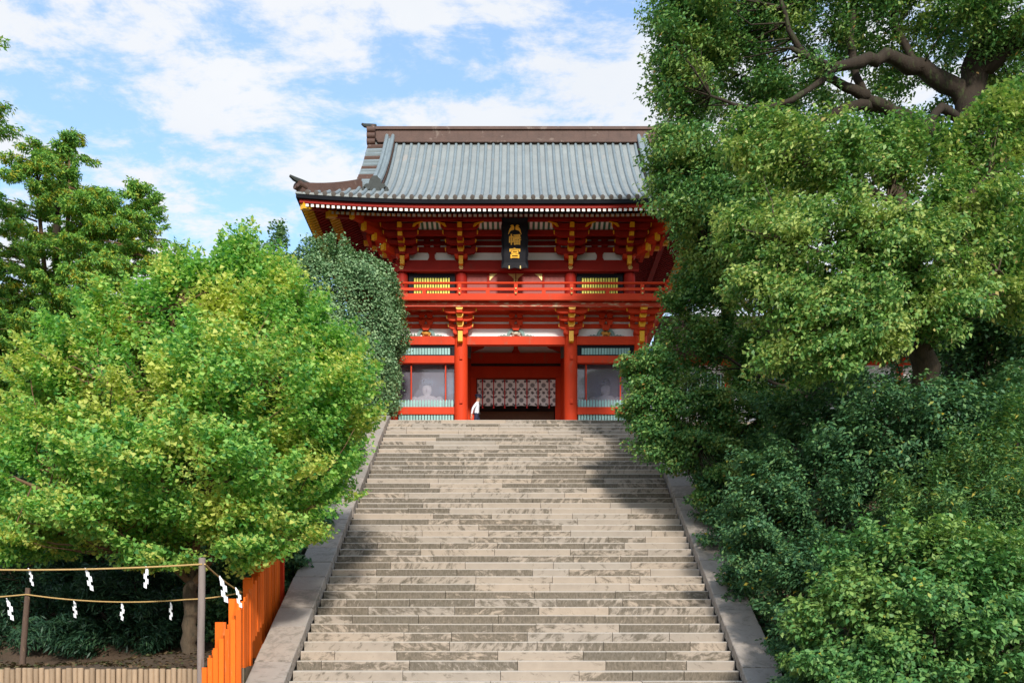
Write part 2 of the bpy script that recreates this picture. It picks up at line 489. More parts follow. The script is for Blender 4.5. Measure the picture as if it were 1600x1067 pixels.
for sgn, lab in ((-1, 'grey stone coping sloping down beside the orange board fence'), (1, 'grey stone coping sloping down beside the green shrubs')):
    cop = empty('stone_coping', (sgn * 5.1, 18.5, -1.6), lab, 'stone coping', 'copings flanking the stairs')
    x0, x1 = (HALF + 0.012, HALF + 0.80)
    if sgn < 0:
        x0, x1 = -x1, -x0
    w = MB()
    w.prism([(18.2, -1.7), (36.1, -1.7), (36.1, 8.31), (35.9, 8.30), (18.2, stair_z(18.2) - 0.12)], x0 + 0.05, x1 - 0.05, axis='x')
    w.build('side_wall', COPING_STONE, cop)
    y = 17.9
    while y < 36.0:
        ln = rs.uniform(0.6, 0.86)
        y1 = min(y + ln, 36.35)
        if 36.35 - y1 < 0.3: y1 = 36.35
        o = rs.uniform(0.0, 0.02); q = rs.uniform(-0.012, 0.012)
        def zz_(yy):
            return min(stair_z(yy), ST_Z + 0.02) + 0.19 + o
        ya, yb = y + 0.010, y1 - 0.010
        b = 0.02
        vs = []
        for xx, dz in ((x0 + q, -b), (x0 + q + b, 0), (x1 + q - b, 0), (x1 + q, -b)):
            vs += [(xx, ya, zz_(ya) + dz), (xx, yb, zz_(yb) + dz)]
        for xx in (x0 + q, x1 + q):
            vs += [(xx, ya, zz_(ya) - 0.30), (xx, yb, zz_(yb) - 0.30)]
        fs = [(0, 2, 3, 1), (2, 4, 5, 3), (4, 6, 7, 5), (8, 0, 1, 9), (6, 10, 11, 7), (8, 10, 6, 4, 2, 0), (9, 1, 3, 5, 7, 11), (8, 9, 11, 10)]
        MB().add(vs, fs).build('coping_slab', COPING_STONE, cop)
        y = y1

# ================================================================ the gate
FY, MY, BY = 38.5, 42.0, 45.5        # front, middle and back column rows
UY = 38.9                            # wall of the upper storey
gate = empty('temple_gate', (0, FY, ST_Z), 'two-storey vermilion gate with hipped copper roof at the stair head', 'gate')
gp = lambda name, mb, mats, **k: mb.build(name, mats, gate, **k)

# ---- lower storey columns
for yy in (FY, MY, BY):
    for xx in (-5.0, -2.2, 2.2, 5.0):
        c = MB().lathe([(0.33, 0.0), (0.33, 0.12), (0.27, 0.14), (0.27, 3.2), (0.265, 4.0), (0.23, 4.12)], (xx, yy, ST_Z), 18)
        col = gp('column', c, RED, smooth='auto')
        if yy == FY and abs(xx) < 3:
            for zc in (9.55, 11.30):
                MB().box(xx - 0.055 + 0.02, xx + 0.075, FY - 0.345, FY - 0.2, zc, zc + 0.17).build('tenon_peg', RED, col)


beam_c = lambda *a: beam(*a, m=CRIMSON)


def beam(x0, x1, y0, y1, z0, z1, m=RED, name='beam'):
    return gp(name, MB().box(x0, x1, y0, y1, z0, z1), m)


for xa, xb in ((-4.76, -2.44), (-1.96, 1.96), (2.44, 4.76)):
    beam(xa, xb, FY - 0.13, FY + 0.13, 11.94, 12.27)
# frieze wall over the columns: plaster and tie beams
gp('plaster_wall', MB().box(-5.05, 5.05, FY + 0.05, FY + 0.15, 12.27, 13.5), WHITE)
for z0, z1 in ((12.63, 12.80), (12.90, 13.07), (13.17, 13.34)):
    beam(-5.25, 5.25, FY - 0.02, FY + 0.05, z0, z1)
for xx in (-5.0, 5.0):                                   # side walls of the lower storey
    gp('side_wall', MB().box(xx - 0.06, xx + 0.06, FY + 0.2, BY - 0.2, ST_Z, 13.3), WHITE)
    for z0, z1 in ((8.4, 8.65), (10.4, 10.65), (11.94, 12.27), (12.9, 13.1)):
        gp('beam', MB().box(xx - 0.12, xx + 0.12, FY + 0.2, BY - 0.2, z0, z1), RED)
gp('ceiling', MB().box(-5.0, 5.0, FY + 0.2, BY, 13.1, 13.2), BROWN)
gp('floor', MB().box(-5.3, 5.3, FY - 0.35, BY + 0.4, 8.306, 8.34), PAVING_STONE)

# ---- side bays: lattice transom, glazed room, palings
GLASS = bpy.data.materials.new('dusty_glass'); GLASS.use_nodes = True
_n, _l = GLASS.node_tree.nodes, GLASS.node_tree.links
_n.clear()
_t = _n.new('ShaderNodeBsdfTransparent'); _t.inputs[0].default_value = (0.95, 0.94, 0.97, 1)
_d = _n.new('ShaderNodeBsdfDiffuse'); _d.inputs[0].default_value = (0.40, 0.37, 0.44, 1)
_g = _n.new('ShaderNodeBsdfGlossy'); _g.inputs['Roughness'].default_value = 0.03
_m1 = _n.new('ShaderNodeMixShader'); _m1.inputs[0].default_value = 0.26
_l.new(_t.outputs[0], _m1.inputs[1]); _l.new(_d.outputs[0], _m1.inputs[2])
_m2 = _n.new('ShaderNodeMixShader'); _m2.inputs[0].default_value = 0.08
_l.new(_m1.outputs[0], _m2.inputs[1]); _l.new(_g.outputs[0], _m2.inputs[2])
_o = _n.new('ShaderNodeOutputMaterial'); _l.new(_m2.outputs[0], _o.inputs[0])
ROOM = mat('room_plaster', (0.48, 0.44, 0.50), 0.9, 0.06, 1.0)

for s in (-1, 1):
    xa, xb = (-4.74, -2.46) if s < 0 else (2.46, 4.74)
    tr = gp('transom_frame', MB().box(xa, xb, FY - 0.04, FY + 0.10, 11.50, 11.565).box(xa, xb, FY - 0.04, FY + 0.10, 11.83, 11.935)
            .box(xa, xa + 0.12, FY - 0.04, FY + 0.10, 11.565, 11.83).box(xb - 0.12, xb, FY - 0.04, FY + 0.10, 11.565, 11.83)
            .box(xa + 0.12, xb - 0.12, FY + 0.06, FY + 0.10, 11.565, 11.83), BLACK)
    n = 17
    for k in range(n):
        x = xa + 0.17 + (xb - xa - 0.34) * (k + 0.5) / n
        MB().box(x - 0.045, x + 0.045, FY - 0.03, FY + 0.05, 11.567, 11.828).build('lattice_slat', TEAL, tr)
    beam(xa, xb, FY - 0.12, FY + 0.12, 11.21, 11.498)
    beam(xa, xb, FY - 0.12, FY + 0.12, 9.16, 9.45)
    beam(xa, xb, FY - 0.12, FY + 0.12, 8.345, 8.50)
    n = 19
    for z0, z1 in ((8.50, 9.158), (9.452, 9.72)):
        for k in range(n):
            x = xa + 0.03 + (xb - xa - 0.06) * (k + 0.5) / n
            p = MB().box(x - 0.042, x + 0.042, FY - 0.06, FY + 0.02, z0, z1 - 0.03 if z1 > 9.5 else z1)
            if z1 > 9.5:
                p.prism([(x - 0.042, z1 - 0.03), (x + 0.042, z1 - 0.03), (x + 0.02, z1 + 0.02), (x, z1 + 0.04), (x - 0.02, z1 + 0.02)], FY - 0.058, FY + 0.018)
            gp('paling', p, TEAL)
    for xm in ((xa + 0.54, xb - 0.36) if s < 0 else (xa + 0.36, xb - 0.54)):
        gp('mullion', MB().box(xm - 0.025, xm + 0.025, FY + 0.04, FY + 0.09, 9.45, 11.21), RED)
    gp('glass_pane', MB().box(xa - 0.2, xb + 0.2, FY + 0.34, FY + 0.348, 8.5, 11.9), GLASS)
    gp('room_back_wall', MB().box(xa - 0.2, xb + 0.2, 40.9, 41.0, 8.34, 13.0), ROOM)
    xi = xb if s < 0 else xa
    gp('passage_wall', MB().box(xi + 0.19 - 0.05, xi + 0.19 + 0.12, FY + 0.27, MY - 0.27, 8.34, 13.0) if s < 0 else MB().box(xi - 0.31, xi - 0.14, FY + 0.27, MY - 0.27, 8.34, 13.0), RED)

# ---- passage: inner wall with doorway in the middle row
beam(-1.96, 1.96, MY - 0.14, MY + 0.14, 11.58, 12.08)
gp('beam', MB().box(-1.95, 1.95, MY - 0.10, MY + 0.10, 12.10, 12.20), DARK)
beam(-1.96, 1.96, MY - 0.16, MY + 0.16, 12.22, 12.66)
gp('plaster_wall', MB().box(-1.95, 1.95, MY - 0.02, MY + 0.04, 12.66, 13.1), WHITE)
gp('king_strut', MB().prism([(-0.2, 12.66), (0.2, 12.66), (0.09, 12.85), (0.09, 13.08), (-0.09, 13.08), (-0.09, 12.85)], MY - 0.10, MY - 0.025), RED)
for s in (-1, 1):
    gp('corbel', MB().prism([(s * 1.94, 12.70), (s * 1.94, 13.08), (s * 1.35, 13.08), (s * 1.38, 12.93), (s * 1.5, 12.86), (s * 1.6, 12.84)], MY - 0.12, MY - 0.03), RED)
    gp('door_jamb', MB().box(min(s * 1.95, s * 1.72), max(s * 1.95, s * 1.72), MY - 0.12, MY + 0.12, 8.34, 11.58), RED)
    gp('door_leaf', MB().box(min(s * 1.72, s * 1.02), max(s * 1.72, s * 1.02), MY + 0.9, MY + 1.0, 8.34, 11.5), DARK)
gp('inner_lintel', MB().box(-1.7, 1.7, MY + 0.85, MY + 0.95, 9.95, 10.35), BROWN)
gp('inner_screen', MB().box(-2.0, 2.0, MY + 2.2, MY + 2.3, 8.34, 13.0), DARK)

# ---- carved frog-leg struts
CARVE_T = mat('carved_teal', (0.20, 0.30, 0.27), 0.6, 0.3, 14.0)
CARVE_G = mat('carved_orange', (0.66, 0.30, 0.05), 0.55, 0.3, 14.0)
CARVE_W = mat('carved_cream', (0.62, 0.56, 0.42), 0.6, 0.3, 16.0, 0, 30, (0.08, 0.07, 0.12), 0.55)
for xc, cm in ((-3.6, CARVE_G), (0.0, CARVE_W), (3.6, CARVE_G)):
    arch = []
    for k in range(13):
        a = math.pi * k / 12
        arch.append((xc + 0.37 * math.cos(a), 12.29 + 0.345 * math.sin(a)))
    inner = [(xc + 0.25 * math.cos(math.pi * k / 12), 12.29 + 0.23 * math.sin(math.pi * k / 12)) for k in range(12, -1, -1)]
    fs = gp('frog_leg_strut', MB().prism(arch + inner, FY - 0.06, FY + 0.045), CARVE_T)
    body = MB()
    for dx, dz, rx, rz in ((0.0, 0.10, 0.17, 0.075), (-0.13, 0.16, 0.07, 0.07), (0.12, 0.05, 0.06, 0.06), (-0.1, 0.04, 0.045, 0.05), (0.04, 0.17, 0.06, 0.05), (0.17, 0.13, 0.035, 0.06)):
        body.lathe([(0.3 * rx, -rz), (0.85 * rx, -0.5 * rz), (rx, 0), (0.85 * rx, 0.5 * rz), (0.3 * rx, rz)], (xc + dx, FY - 0.03, 12.31 + dz), 8, 0, 1, 0.5)
    body.build('carved_animal', cm, fs, smooth=True)
    for s in (-1, 1):
        MB().prism([(xc + s * 0.38, 12.285), (xc + s * 0.80, 12.285), (xc + s * 0.70, 12.33), (xc + s * 0.66, 12.315), (xc + s * 0.60, 12.37), (xc + s * 0.53, 12.34), (xc + s * 0.48, 12.385), (xc + s * 0.36, 12.33)],
                   FY - 0.01, FY + 0.045).build('carved_spray', CARVE_T, fs)
    for z0, dx in ((12.60, 0.0), (12.80, -0.16), (12.80, 0.16), (13.07, -0.16), (13.07, 0.16)):
        w = 0.17 if dx == 0 else 0.12
        MB().prism([(xc + dx - w * 0.6, z0 - 0.09), (xc + dx + w * 0.6, z0 - 0.09), (xc + dx + w, z0 + 0.02), (xc + dx + w, z0 + 0.11), (xc + dx - w, z0 + 0.11), (xc + dx - w, z0 + 0.02)],
                   FY - 0.17, FY - 0.10).build('bearing_block', RED, fs)


def arm_poly(xc, half, z0, z1):
    h = z1 - z0
    return [(xc - half + 0.22, z0), (xc + half - 0.22, z0), (xc + half - 0.08, z0 + 0.18 * h), (xc + half, z0 + 0.5 * h), (xc + half, z1), (xc - half, z1), (xc - half, z0 + 0.5 * h), (xc - half + 0.08, z0 + 0.18 * h)]


def block_poly(xc, w, z0, z1):
    m = z0 + (z1 - z0) * 0.45
    return [(xc - w * 0.62, z0), (xc + w * 0.62, z0), (xc + w, m), (xc + w, z1), (xc - w, z1), (xc - w, m)]


def bracket(xc, wall, levels, nose, paint=RED):
    """stepped bracket set over a column: lateral arms step out towards the front, noses painted gold
       levels: (y of the arm face, z0, z1, half length, width of block row)"""
    red = MB(); golds = []
    for (yy, z0, z1, half) in levels:
        red.prism(arm_poly(xc, half, z0, z1), yy, yy + 0.15)
        red.box(xc - 0.085, xc + 0.085, yy + 0.15, wall + 0.05, z0 + 0.004, z1 - 0.004)
        for dx in (-half + 0.10, half - 0.10):
            red.prism(block_poly(xc + dx, 0.10, z1 + 0.002, z1 + 0.10), yy - 0.004, yy + 0.154)
    part = gp('bracket_set', red, paint)
    for (yy, z0, z1, half), (gy, g0, g1, kind) in zip(levels, nose):
        b = MB()
        if kind == 'block':
            b.prism(block_poly(xc, 0.135, g0, g1), gy, gy + 0.2)
        else:
            b.box(xc - 0.085, xc + 0.085, gy, yy + 0.01, g0, g1)
        b.build('gilt_nose', GOLD, part)
        w = MB().box(xc - 0.11, xc + 0.11, gy + 0.03, yy - 0.006, g0 - 0.10, g0 - 0.003)
        w.build('nose_block', paint, part)
        for dx in (-half, half):                        # gold edge on the arm's curled end
            sx = 1 if dx > 0 else -1
            e = MB().prism([(xc + dx + sx * 0.004, z0 + 0.5 * (z1 - z0)), (xc + dx + sx * 0.035, z0 + 0.55 * (z1 - z0)), (xc + dx + sx * 0.05, z1 + 0.02), (xc + dx + sx * 0.004, z1 + 0.02)], yy - 0.012, yy + 0.1)
            e.build('gilt_arm_end', GOLD, part)
    return part


for xc in (-5.0, -2.2, 2.2, 5.0):
    p = bracket(xc, FY, [(38.16, 12.48, 12.68, 0.46), (37.86, 12.72, 12.90, 0.5), (37.58, 12.93, 13.10, 0.62)],
                [(37.90, 12.50, 12.74, 'block'), (37.62, 12.77, 12.98, 'block'), (37.38, 13.0, 13.10, 'block')])
    MB().prism(block_poly(xc, 0.30, 12.28, 12.46), 38.14, 38.5).build('great_block', RED, p)
    MB().box(xc - 0.09, xc + 0.09, 37.98, 38.3, 11.96, 12.36).build('gilt_nose', GOLD, p)

# ---- balcony round the upper storey
BX = 5.85
gp('balcony_floor', MB().box(-BX, BX, 37.22, 46.8, 13.29, 13.37), RED_WORN)
for z0, z1, yy, xx, m in ((13.27, 13.40, 37.10, BX + 0.1, RED), (13.415, 13.54, 37.16, BX + 0.04, RED), (13.10, 13.25, 37.34, BX - 0.1, RED_WORN)):
    gp('balcony_fascia', MB().box(-xx, xx, yy, yy + 0.12, z0, z1), m)
    for s in (-1, 1):
        gp('balcony_fascia', MB().box(min(s * xx, s * (xx - 0.12)), max(s * xx, s * (xx - 0.12)), yy + 0.125, 46.8, z0, z1), m)
beam(-5.5, 5.5, 37.55, 37.75, 13.112, 13.26)
rl = gp('balcony_railing', MB().tube([(-BX - 0.35, 37.2, 13.99), (-BX - 0.1, 37.2, 13.95), (BX + 0.1, 37.2, 13.95), (BX + 0.35, 37.2, 13.99)], 0.05, 8), RED, smooth='auto')
MB().box(-BX - 0.15, BX + 0.15, 37.16, 37.24, 13.66, 13.76).build('middle_rail', RED, rl)
for s in (-1, 1):
    MB().tube([(s * BX, 37.0, 13.97), (s * BX, 37.2, 13.952), (s * BX, 46.7, 13.952)], 0.048, 8).build('side_rail', RED, rl)
    MB().box(s * BX - 0.04, s * BX + 0.04, 37.3, 46.7, 13.662, 13.758).build('side_rail', RED, rl)
for xx in (-BX, -4.9, -2.18, 0.0, 2.16, 4.9, BX):
    MB().box(xx - 0.07, xx + 0.07, 37.14, 37.26, 13.54, 13.90).build('rail_post', RED, rl)
    for zc in (13.71, 13.53):
        MB().lathe([(0.028, 0), (0.045, 0.03), (0.03, 0.07)], (xx, 37.125, zc - 0.035), 8).build('gilt_cap', LEAF_GOLD, rl, smooth=True)
for xx in (-3.55, -1.09, 1.08, 3.55):
    MB().box(xx - 0.075, xx + 0.075, 37.165, 37.235, 13.54, 13.659).build('rail_strut', RED, rl)
for s in (-1, 1):
    for k in range(6):
        MB().box(s * BX - 0.06, s * BX + 0.06, 38.6 + k * 1.5, 38.72 + k * 1.5, 13.54, 13.91).build('rail_post', RED, rl)

# ---- upper storey
for yy in (UY, 45.1):
    for xx in (-4.6, -2.2, 2.2, 4.6):
        gp('column', MB().lathe([(0.235, 0), (0.235, 1.5), (0.19, 1.62)], (xx, yy, 13.37), 16), CRIMSON, smooth='auto')
for s in (-1, 1):
    gp('side_wall', MB().box(s * 4.6 - 0.08, s * 4.6 + 0.08, UY + 0.2, 45.0, 13.37, 16.9), WHITE)
    for z0, z1 in ((13.4, 13.6), (14.96, 15.30), (15.62, 15.84), (16.05, 16.25)):
        gp('beam', MB().box(s * 4.6 - 0.14, s * 4.6 + 0.14, UY + 0.2, 45.0, z0, z1), CRIMSON)
gp('plaster_wall', MB().box(-4.6, 4.6, UY + 0.06, UY + 0.2, 15.2, 17.2), WHITE)
gp('back_wall', MB().box(-4.6, 4.6, 45.0, 45.1, 13.37, 16.9), WHITE)
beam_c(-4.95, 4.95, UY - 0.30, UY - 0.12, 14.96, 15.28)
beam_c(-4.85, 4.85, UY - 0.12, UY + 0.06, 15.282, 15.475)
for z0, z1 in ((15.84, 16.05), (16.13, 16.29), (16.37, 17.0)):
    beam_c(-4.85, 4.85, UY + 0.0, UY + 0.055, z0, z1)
for xc in (-3.4, 3.4):                                   # central strut of the side bays with flared foot
    gp('frog_leg_strut', MB().prism([(xc - 0.18, 15.476), (xc + 0.18, 15.476), (xc + 0.115, 15.6), (xc + 0.115, 15.75), (xc + 0.18, 15.839), (xc - 0.18, 15.839), (xc - 0.115, 15.75), (xc - 0.115, 15.6)], UY - 0.06, UY + 0.055), CRIMSON)
    for z0 in (16.05, 16.29):
        for dx in (-0.2, 0.2):
            gp('bearing_block', MB().prism(block_poly(xc + dx, 0.13, z0 - 0.002, z0 + 0.085), UY - 0.09, UY + 0.054), CRIMSON)
        for dx in (-0.95, 0.95):
            gp('bearing_block', MB().prism(block_poly(xc + dx, 0.2, z0 - 0.002, z0 + 0.085), UY - 0.09, UY + 0.054), CRIMSON)
for xc in (-4.6, -2.2, 2.2, 4.6):                        # gilt flower studs on the tie beam
    st = MB()
    for k in range(6):
        a = math.pi * k / 3
        st.lathe([(0.02, 0), (0.04, 0.012), (0.02, 0.03)], (0, 0, 0), 6)
        m = Matrix.Translation((xc + 0.062 * math.cos(a), UY - 0.30, 15.11 + 0.062 * math.sin(a))) @ Matrix.Rotation(R(90), 4, 'X')
        st.v[-18:] = [tuple(m @ Vector(v)) for v in st.v[-18:]]
    st.lathe([(0.03, 0), (0.035, 0.02), (0.015, 0.05)], (0, 0, 0), 6)
    m = Matrix.Translation((xc, UY - 0.30, 15.11)) @ Matrix.Rotation(R(90), 4, 'X')
    st.v[-18:] = [tuple(m @ Vector(v)) for v in st.v[-18:]]
    gp('flower_stud', st, LEAF_GOLD)

for s in (-1, 1):                                        # lattice windows of the side bays
    xa, xb = (-4.33, -2.47) if s < 0 else (2.47, 4.33)
    wn_ = gp('lattice_window', MB().box(xa, xb, UY - 0.05, UY + 0.08, 14.78, 14.955).box(xa, xb, UY - 0.05, UY + 0.08, 13.4, 13.9)
             .box(xa, xa + 0.16, UY - 0.05, UY + 0.08, 13.9, 14.78).box(xb - 0.16, xb, UY - 0.05, UY + 0.08, 13.9, 14.78)
             .box(xa + 0.16, xb - 0.16, UY + 0.04, UY + 0.08, 13.9, 14.78), BLACK)
    n = 14
    for k in range(n):
        x = xa + 0.19 + (xb - xa - 0.38) * (k + 0.5) / n
        MB().box(x - 0.034, x + 0.034, UY - 0.04, UY + 0.03, 13.9, 14.78).build('lattice_slat', LIME, wn_)
# centre bay: panels and double door
for s in (-1, 1):
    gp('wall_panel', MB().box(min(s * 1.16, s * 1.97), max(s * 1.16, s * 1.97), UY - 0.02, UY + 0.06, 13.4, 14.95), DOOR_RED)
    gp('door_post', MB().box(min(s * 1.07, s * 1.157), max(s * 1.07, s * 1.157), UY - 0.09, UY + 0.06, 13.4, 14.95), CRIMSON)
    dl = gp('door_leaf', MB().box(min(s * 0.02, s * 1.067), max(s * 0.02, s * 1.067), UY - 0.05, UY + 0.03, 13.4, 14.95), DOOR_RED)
    for xe, dr in ((s * 1.06, -s), (s * 0.025, s)):
        for zt, dz in ((14.945, -1), (13.46, 1)):
            a, b = xe, xe + dr * 0.30
            MB().prism([(a, zt), (b, zt), (xe + dr * 0.14, zt + dz * 0.12), (a, zt + dz * 0.27)], UY - 0.062, UY - 0.051).build('gilt_corner_plate', LEAF_GOLD, dl)
    MB().box(s * 0.05 - 0.03, s * 0.05 + 0.03, UY - 0.075, UY - 0.063, 14.6, 14.945).build('gilt_strap', LEAF_GOLD, dl)

UL = [(38.50, 15.62, 15.84, 0.60), (38.20, 15.88, 16.05, 0.58), (37.90, 16.06, 16.28, 0.66), (37.66, 16.26, 16.47, 0.74)]
UN = [(38.30, 15.64, 15.98, 'block'), (38.0, 15.86, 16.08, 'block'), (37.62, 15.98, 16.20, 'bar'), (37.45, 16.24, 16.44, 'bar')]
for xc in (-2.2, 2.2):
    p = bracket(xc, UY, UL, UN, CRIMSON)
    MB().prism(block_poly(xc, 0.26, 15.43, 15.6), 38.46, 38.80).build('great_block', RED, p)
    MB().box(xc - 0.085, xc + 0.085, 38.38, 38.58, 15.17, 15.50).build('gilt_nose', GOLD, p)
for s in (-1, 1):
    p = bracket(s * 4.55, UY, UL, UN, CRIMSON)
    xc = s * 4.55
    MB().prism(block_poly(xc, 0.26, 15.43, 15.6), 38.46, 38.80).build('great_block', RED, p)
    MB().box(xc - 0.085, xc + 0.085, 38.38, 38.58, 15.17, 15.50).build('gilt_nose', GOLD, p)
    for (ln, z0, z1) in ((1.0, 15.62, 15.85), (1.45, 15.90, 16.12), (1.95, 16.14, 16.40), (2.5, 16.42, 16.68)):   # diagonal tail arms at the corner
        M = Matrix.Translation((s * 4.6, UY, 0)) @ Matrix.Rotation(math.atan2(s * 1.0, 1.0), 4, 'Z')
        poly = [(-ln, z0 + 0.03), (-ln, z1 + 0.05), (0, z1), (0, z0), (-ln * 0.55, z0 - 0.05)]
        d = MB(); d.prism(poly, -0.10, 0.10, axis='x', M=M)
        a = d.build('corner_arm', RED, p)
        e = MB(); e.prism([(-ln - 0.012, z0 + 0.025), (-ln - 0.012, z1 + 0.055), (-ln + 0.10, z1 + 0.052), (-ln + 0.10, z0 + 0.012)], -0.105, 0.105, axis='x', M=M)
        e.build('gilt_nose', GOLD, p)
    for k, (ln, z0, z1) in enumerate(((0.45, 15.62, 15.84), (0.85, 15.9, 16.06), (1.2, 16.1, 16.3))):                # arms stepping out sideways
        q = MB()
        q.box(min(s * 4.7, s * (4.6 + ln)), max(s * 4.7, s * (4.6 + ln)), UY - 0.1, UY + 0.1, z0, z1)
        q.prism([(UY - 0.7 + a_, b_) for a_, b_ in ((0.2, z0), (1.2, z0), (1.4, z0 + 0.1), (1.4, z1), (0, z1), (0, z0 + 0.1))], s * (4.6 + ln), s * (4.6 + ln) + 0.15 * s, axis='x')
        q.build('side_arm', RED, p)
        MB().box(min(s * (4.7 + ln), s * (4.95 + ln)), max(s * (4.7 + ln), s * (4.95 + ln)), UY - 0.11, UY + 0.09, z0 + 0.02, z1 - 0.02).build('gilt_nose', GOLD, p)

# eave purlin, striped cove and inner purlin
beam_c(-6.2, 6.2, 37.44, 37.66, 16.52, 16.745)
beam_c(-5.3, 5.3, 38.02, 38.16, 16.17, 16.37)
for xa, xb in ((-3.98, -2.80), (-1.60, 1.60), (2.80, 3.98)):
    cv = gp('cove_board', MB().add([(xa, 37.67, 16.525), (xb, 37.67, 16.525), (xb, 38.10, 16.375), (xa, 38.10, 16.375), (xa, 37.67, 16.56), (xb, 37.67, 16.56), (xb, 38.10, 16.41), (xa, 38.10, 16.41)],
            [(0, 3, 2, 1), (4, 5, 6, 7), (0, 1, 5, 4), (2, 3, 7, 6), (1, 2, 6, 5), (3, 0, 4, 7)]), WHITE_END)
    n = int(round((xb - xa) / 0.2))
    for k in range(n):
        x = xa + (xb - xa) * (k + 0.5) / n
        MB().add([(x - 0.045, 37.665, 16.505), (x + 0.045, 37.665, 16.505), (x + 0.045, 38.095, 16.355), (x - 0.045, 38.095, 16.355), (x - 0.045, 37.665, 16.523), (x + 0.045, 37.665, 16.523), (x + 0.045, 38.095, 16.373), (x - 0.045, 38.095, 16.373)],
                 [(0, 3, 2, 1), (4, 5, 6, 7), (0, 1, 5, 4), (2, 3, 7, 6), (1, 2, 6, 5), (3, 0, 4, 7)]).build('cove_rib', GREEN, cv)
    for s, xe in ((1, xa), (-1, xb)):
        MB().prism([(xe - s * 0.08, 16.33), (xe + s * 0.0, 16.33), (xe + s * 0.12, 16.44), (xe + s * 0.34, 16.515), (xe + s * 0.30, 16.53), (xe - s * 0.02, 16.45)], 37.60, 37.655).build('gilt_scroll', GOLD, cv)

# ---- roof
YE, XE, XV, ZE, ZR, RUN = 35.9, 8.25, 6.25, 16.66, 21.95, 6.1


def rise(s):
    t = s / RUN
    return (ZR - ZE) * (0.60 * t + 0.40 * t * t)


def lift(c, s):
    return 0.22 * max(0.0, 1 - c / 5.5) ** 2 * max(0.0, 1 - s / 4.5)


def roof_pt(x, s, front=True):
    """front slope: x along the eave, s metres in from the eave"""
    return Vector((x, YE + s if front else 2 * MY - YE - s, ZE + rise(s) + lift(max(0, XE - abs(x)), s)))


def side_pt(y, s, sg):
    return Vector((sg * (XE - s), y, ZE + rise(s) + lift(max(0, RUN - abs(y - MY)), s)))


roof = MB()
NS = 14
for fr in (True, False):
    rows = []
    for k in range(NS + 1):
        s = RUN * k / NS
        w = max(XE - s, XV)
        rows.append([roof_pt(w * (2 * i / 40 - 1), s, fr) for i in range(41)])
    for k in range(NS):
        for i in range(40):
            q = [rows[k][i], rows[k][i + 1], rows[k + 1][i + 1], rows[k + 1][i]]
            roof.add(q if fr else q[::-1], [(0, 1, 2, 3)])
SG = XE - 5.75
for sg in (-1, 1):
    rows = []
    for k in range(7):
        s = SG * k / 6
        w = RUN - s
        rows.append([side_pt(MY + w * (2 * i / 24 - 1), s, sg) for i in range(25)])
    for k in range(6):
        for i in range(24):
            q = [rows[k][i], rows[k][i + 1], rows[k + 1][i + 1], rows[k + 1][i]]
            roof.add(q[::-1] if sg > 0 else q, [(0, 3, 2, 1)])
roof_o = gp('roof', roof, COPPER, smooth=True)
rp = lambda name, mb, mats, **k: mb.build(name, mats, roof_o, **k)


def half_tube(pts, side, r=0.066, seg=6, endcap=True):
    """raised round rib along pts, standing on the roof surface; side = unit vector across it"""
    b = MB(); n = len(pts)
    side = Vector(side)
    vs = []
    for i, p in enumerate(pts):
        t = (pts[min(i + 1, n - 1)] - pts[max(i - 1, 0)]).normalized()
        up = side.cross(t).normalized()
        if up.z < 0: up = -up
        for k in range(seg + 1):
            a = math.pi * k / seg
            vs.append(p + side * (r * math.cos(a)) + up * (r * 1.15 * math.sin(a) + 0.012))
    fs = []
    for i in range(n - 1):
        for k in range(seg):
            a = i * (seg + 1) + k
            fs.append((a, a + 1, a + seg + 2, a + seg + 1))
    b.add(vs, fs, 0)
    if endcap:                                          # round end tile at the eave
        p = pts[0]; t = (pts[0] - pts[1]).normalized(); up = side.cross(t).normalized()
        if up.z < 0: up = -up
        ring = []
        for off, rr in ((-0.06, r * 1.3), (0.03, r * 1.3), (0.035, r * 0.9)):
            for k in range(10):
                a = 2 * math.pi * k / 10
                ring.append(p + t * off + side * (rr * math.cos(a)) + up * (rr * math.sin(a) + 0.02))
        f2 = [(j * 10 + k, j * 10 + (k + 1) % 10, (j + 1) * 10 + (k + 1) % 10, (j + 1) * 10 + k) for j in range(2) for k in range(10)]
        f2.append(tuple(20 + k for k in range(10)))
        b.add(ring, f2, 1)
    return b


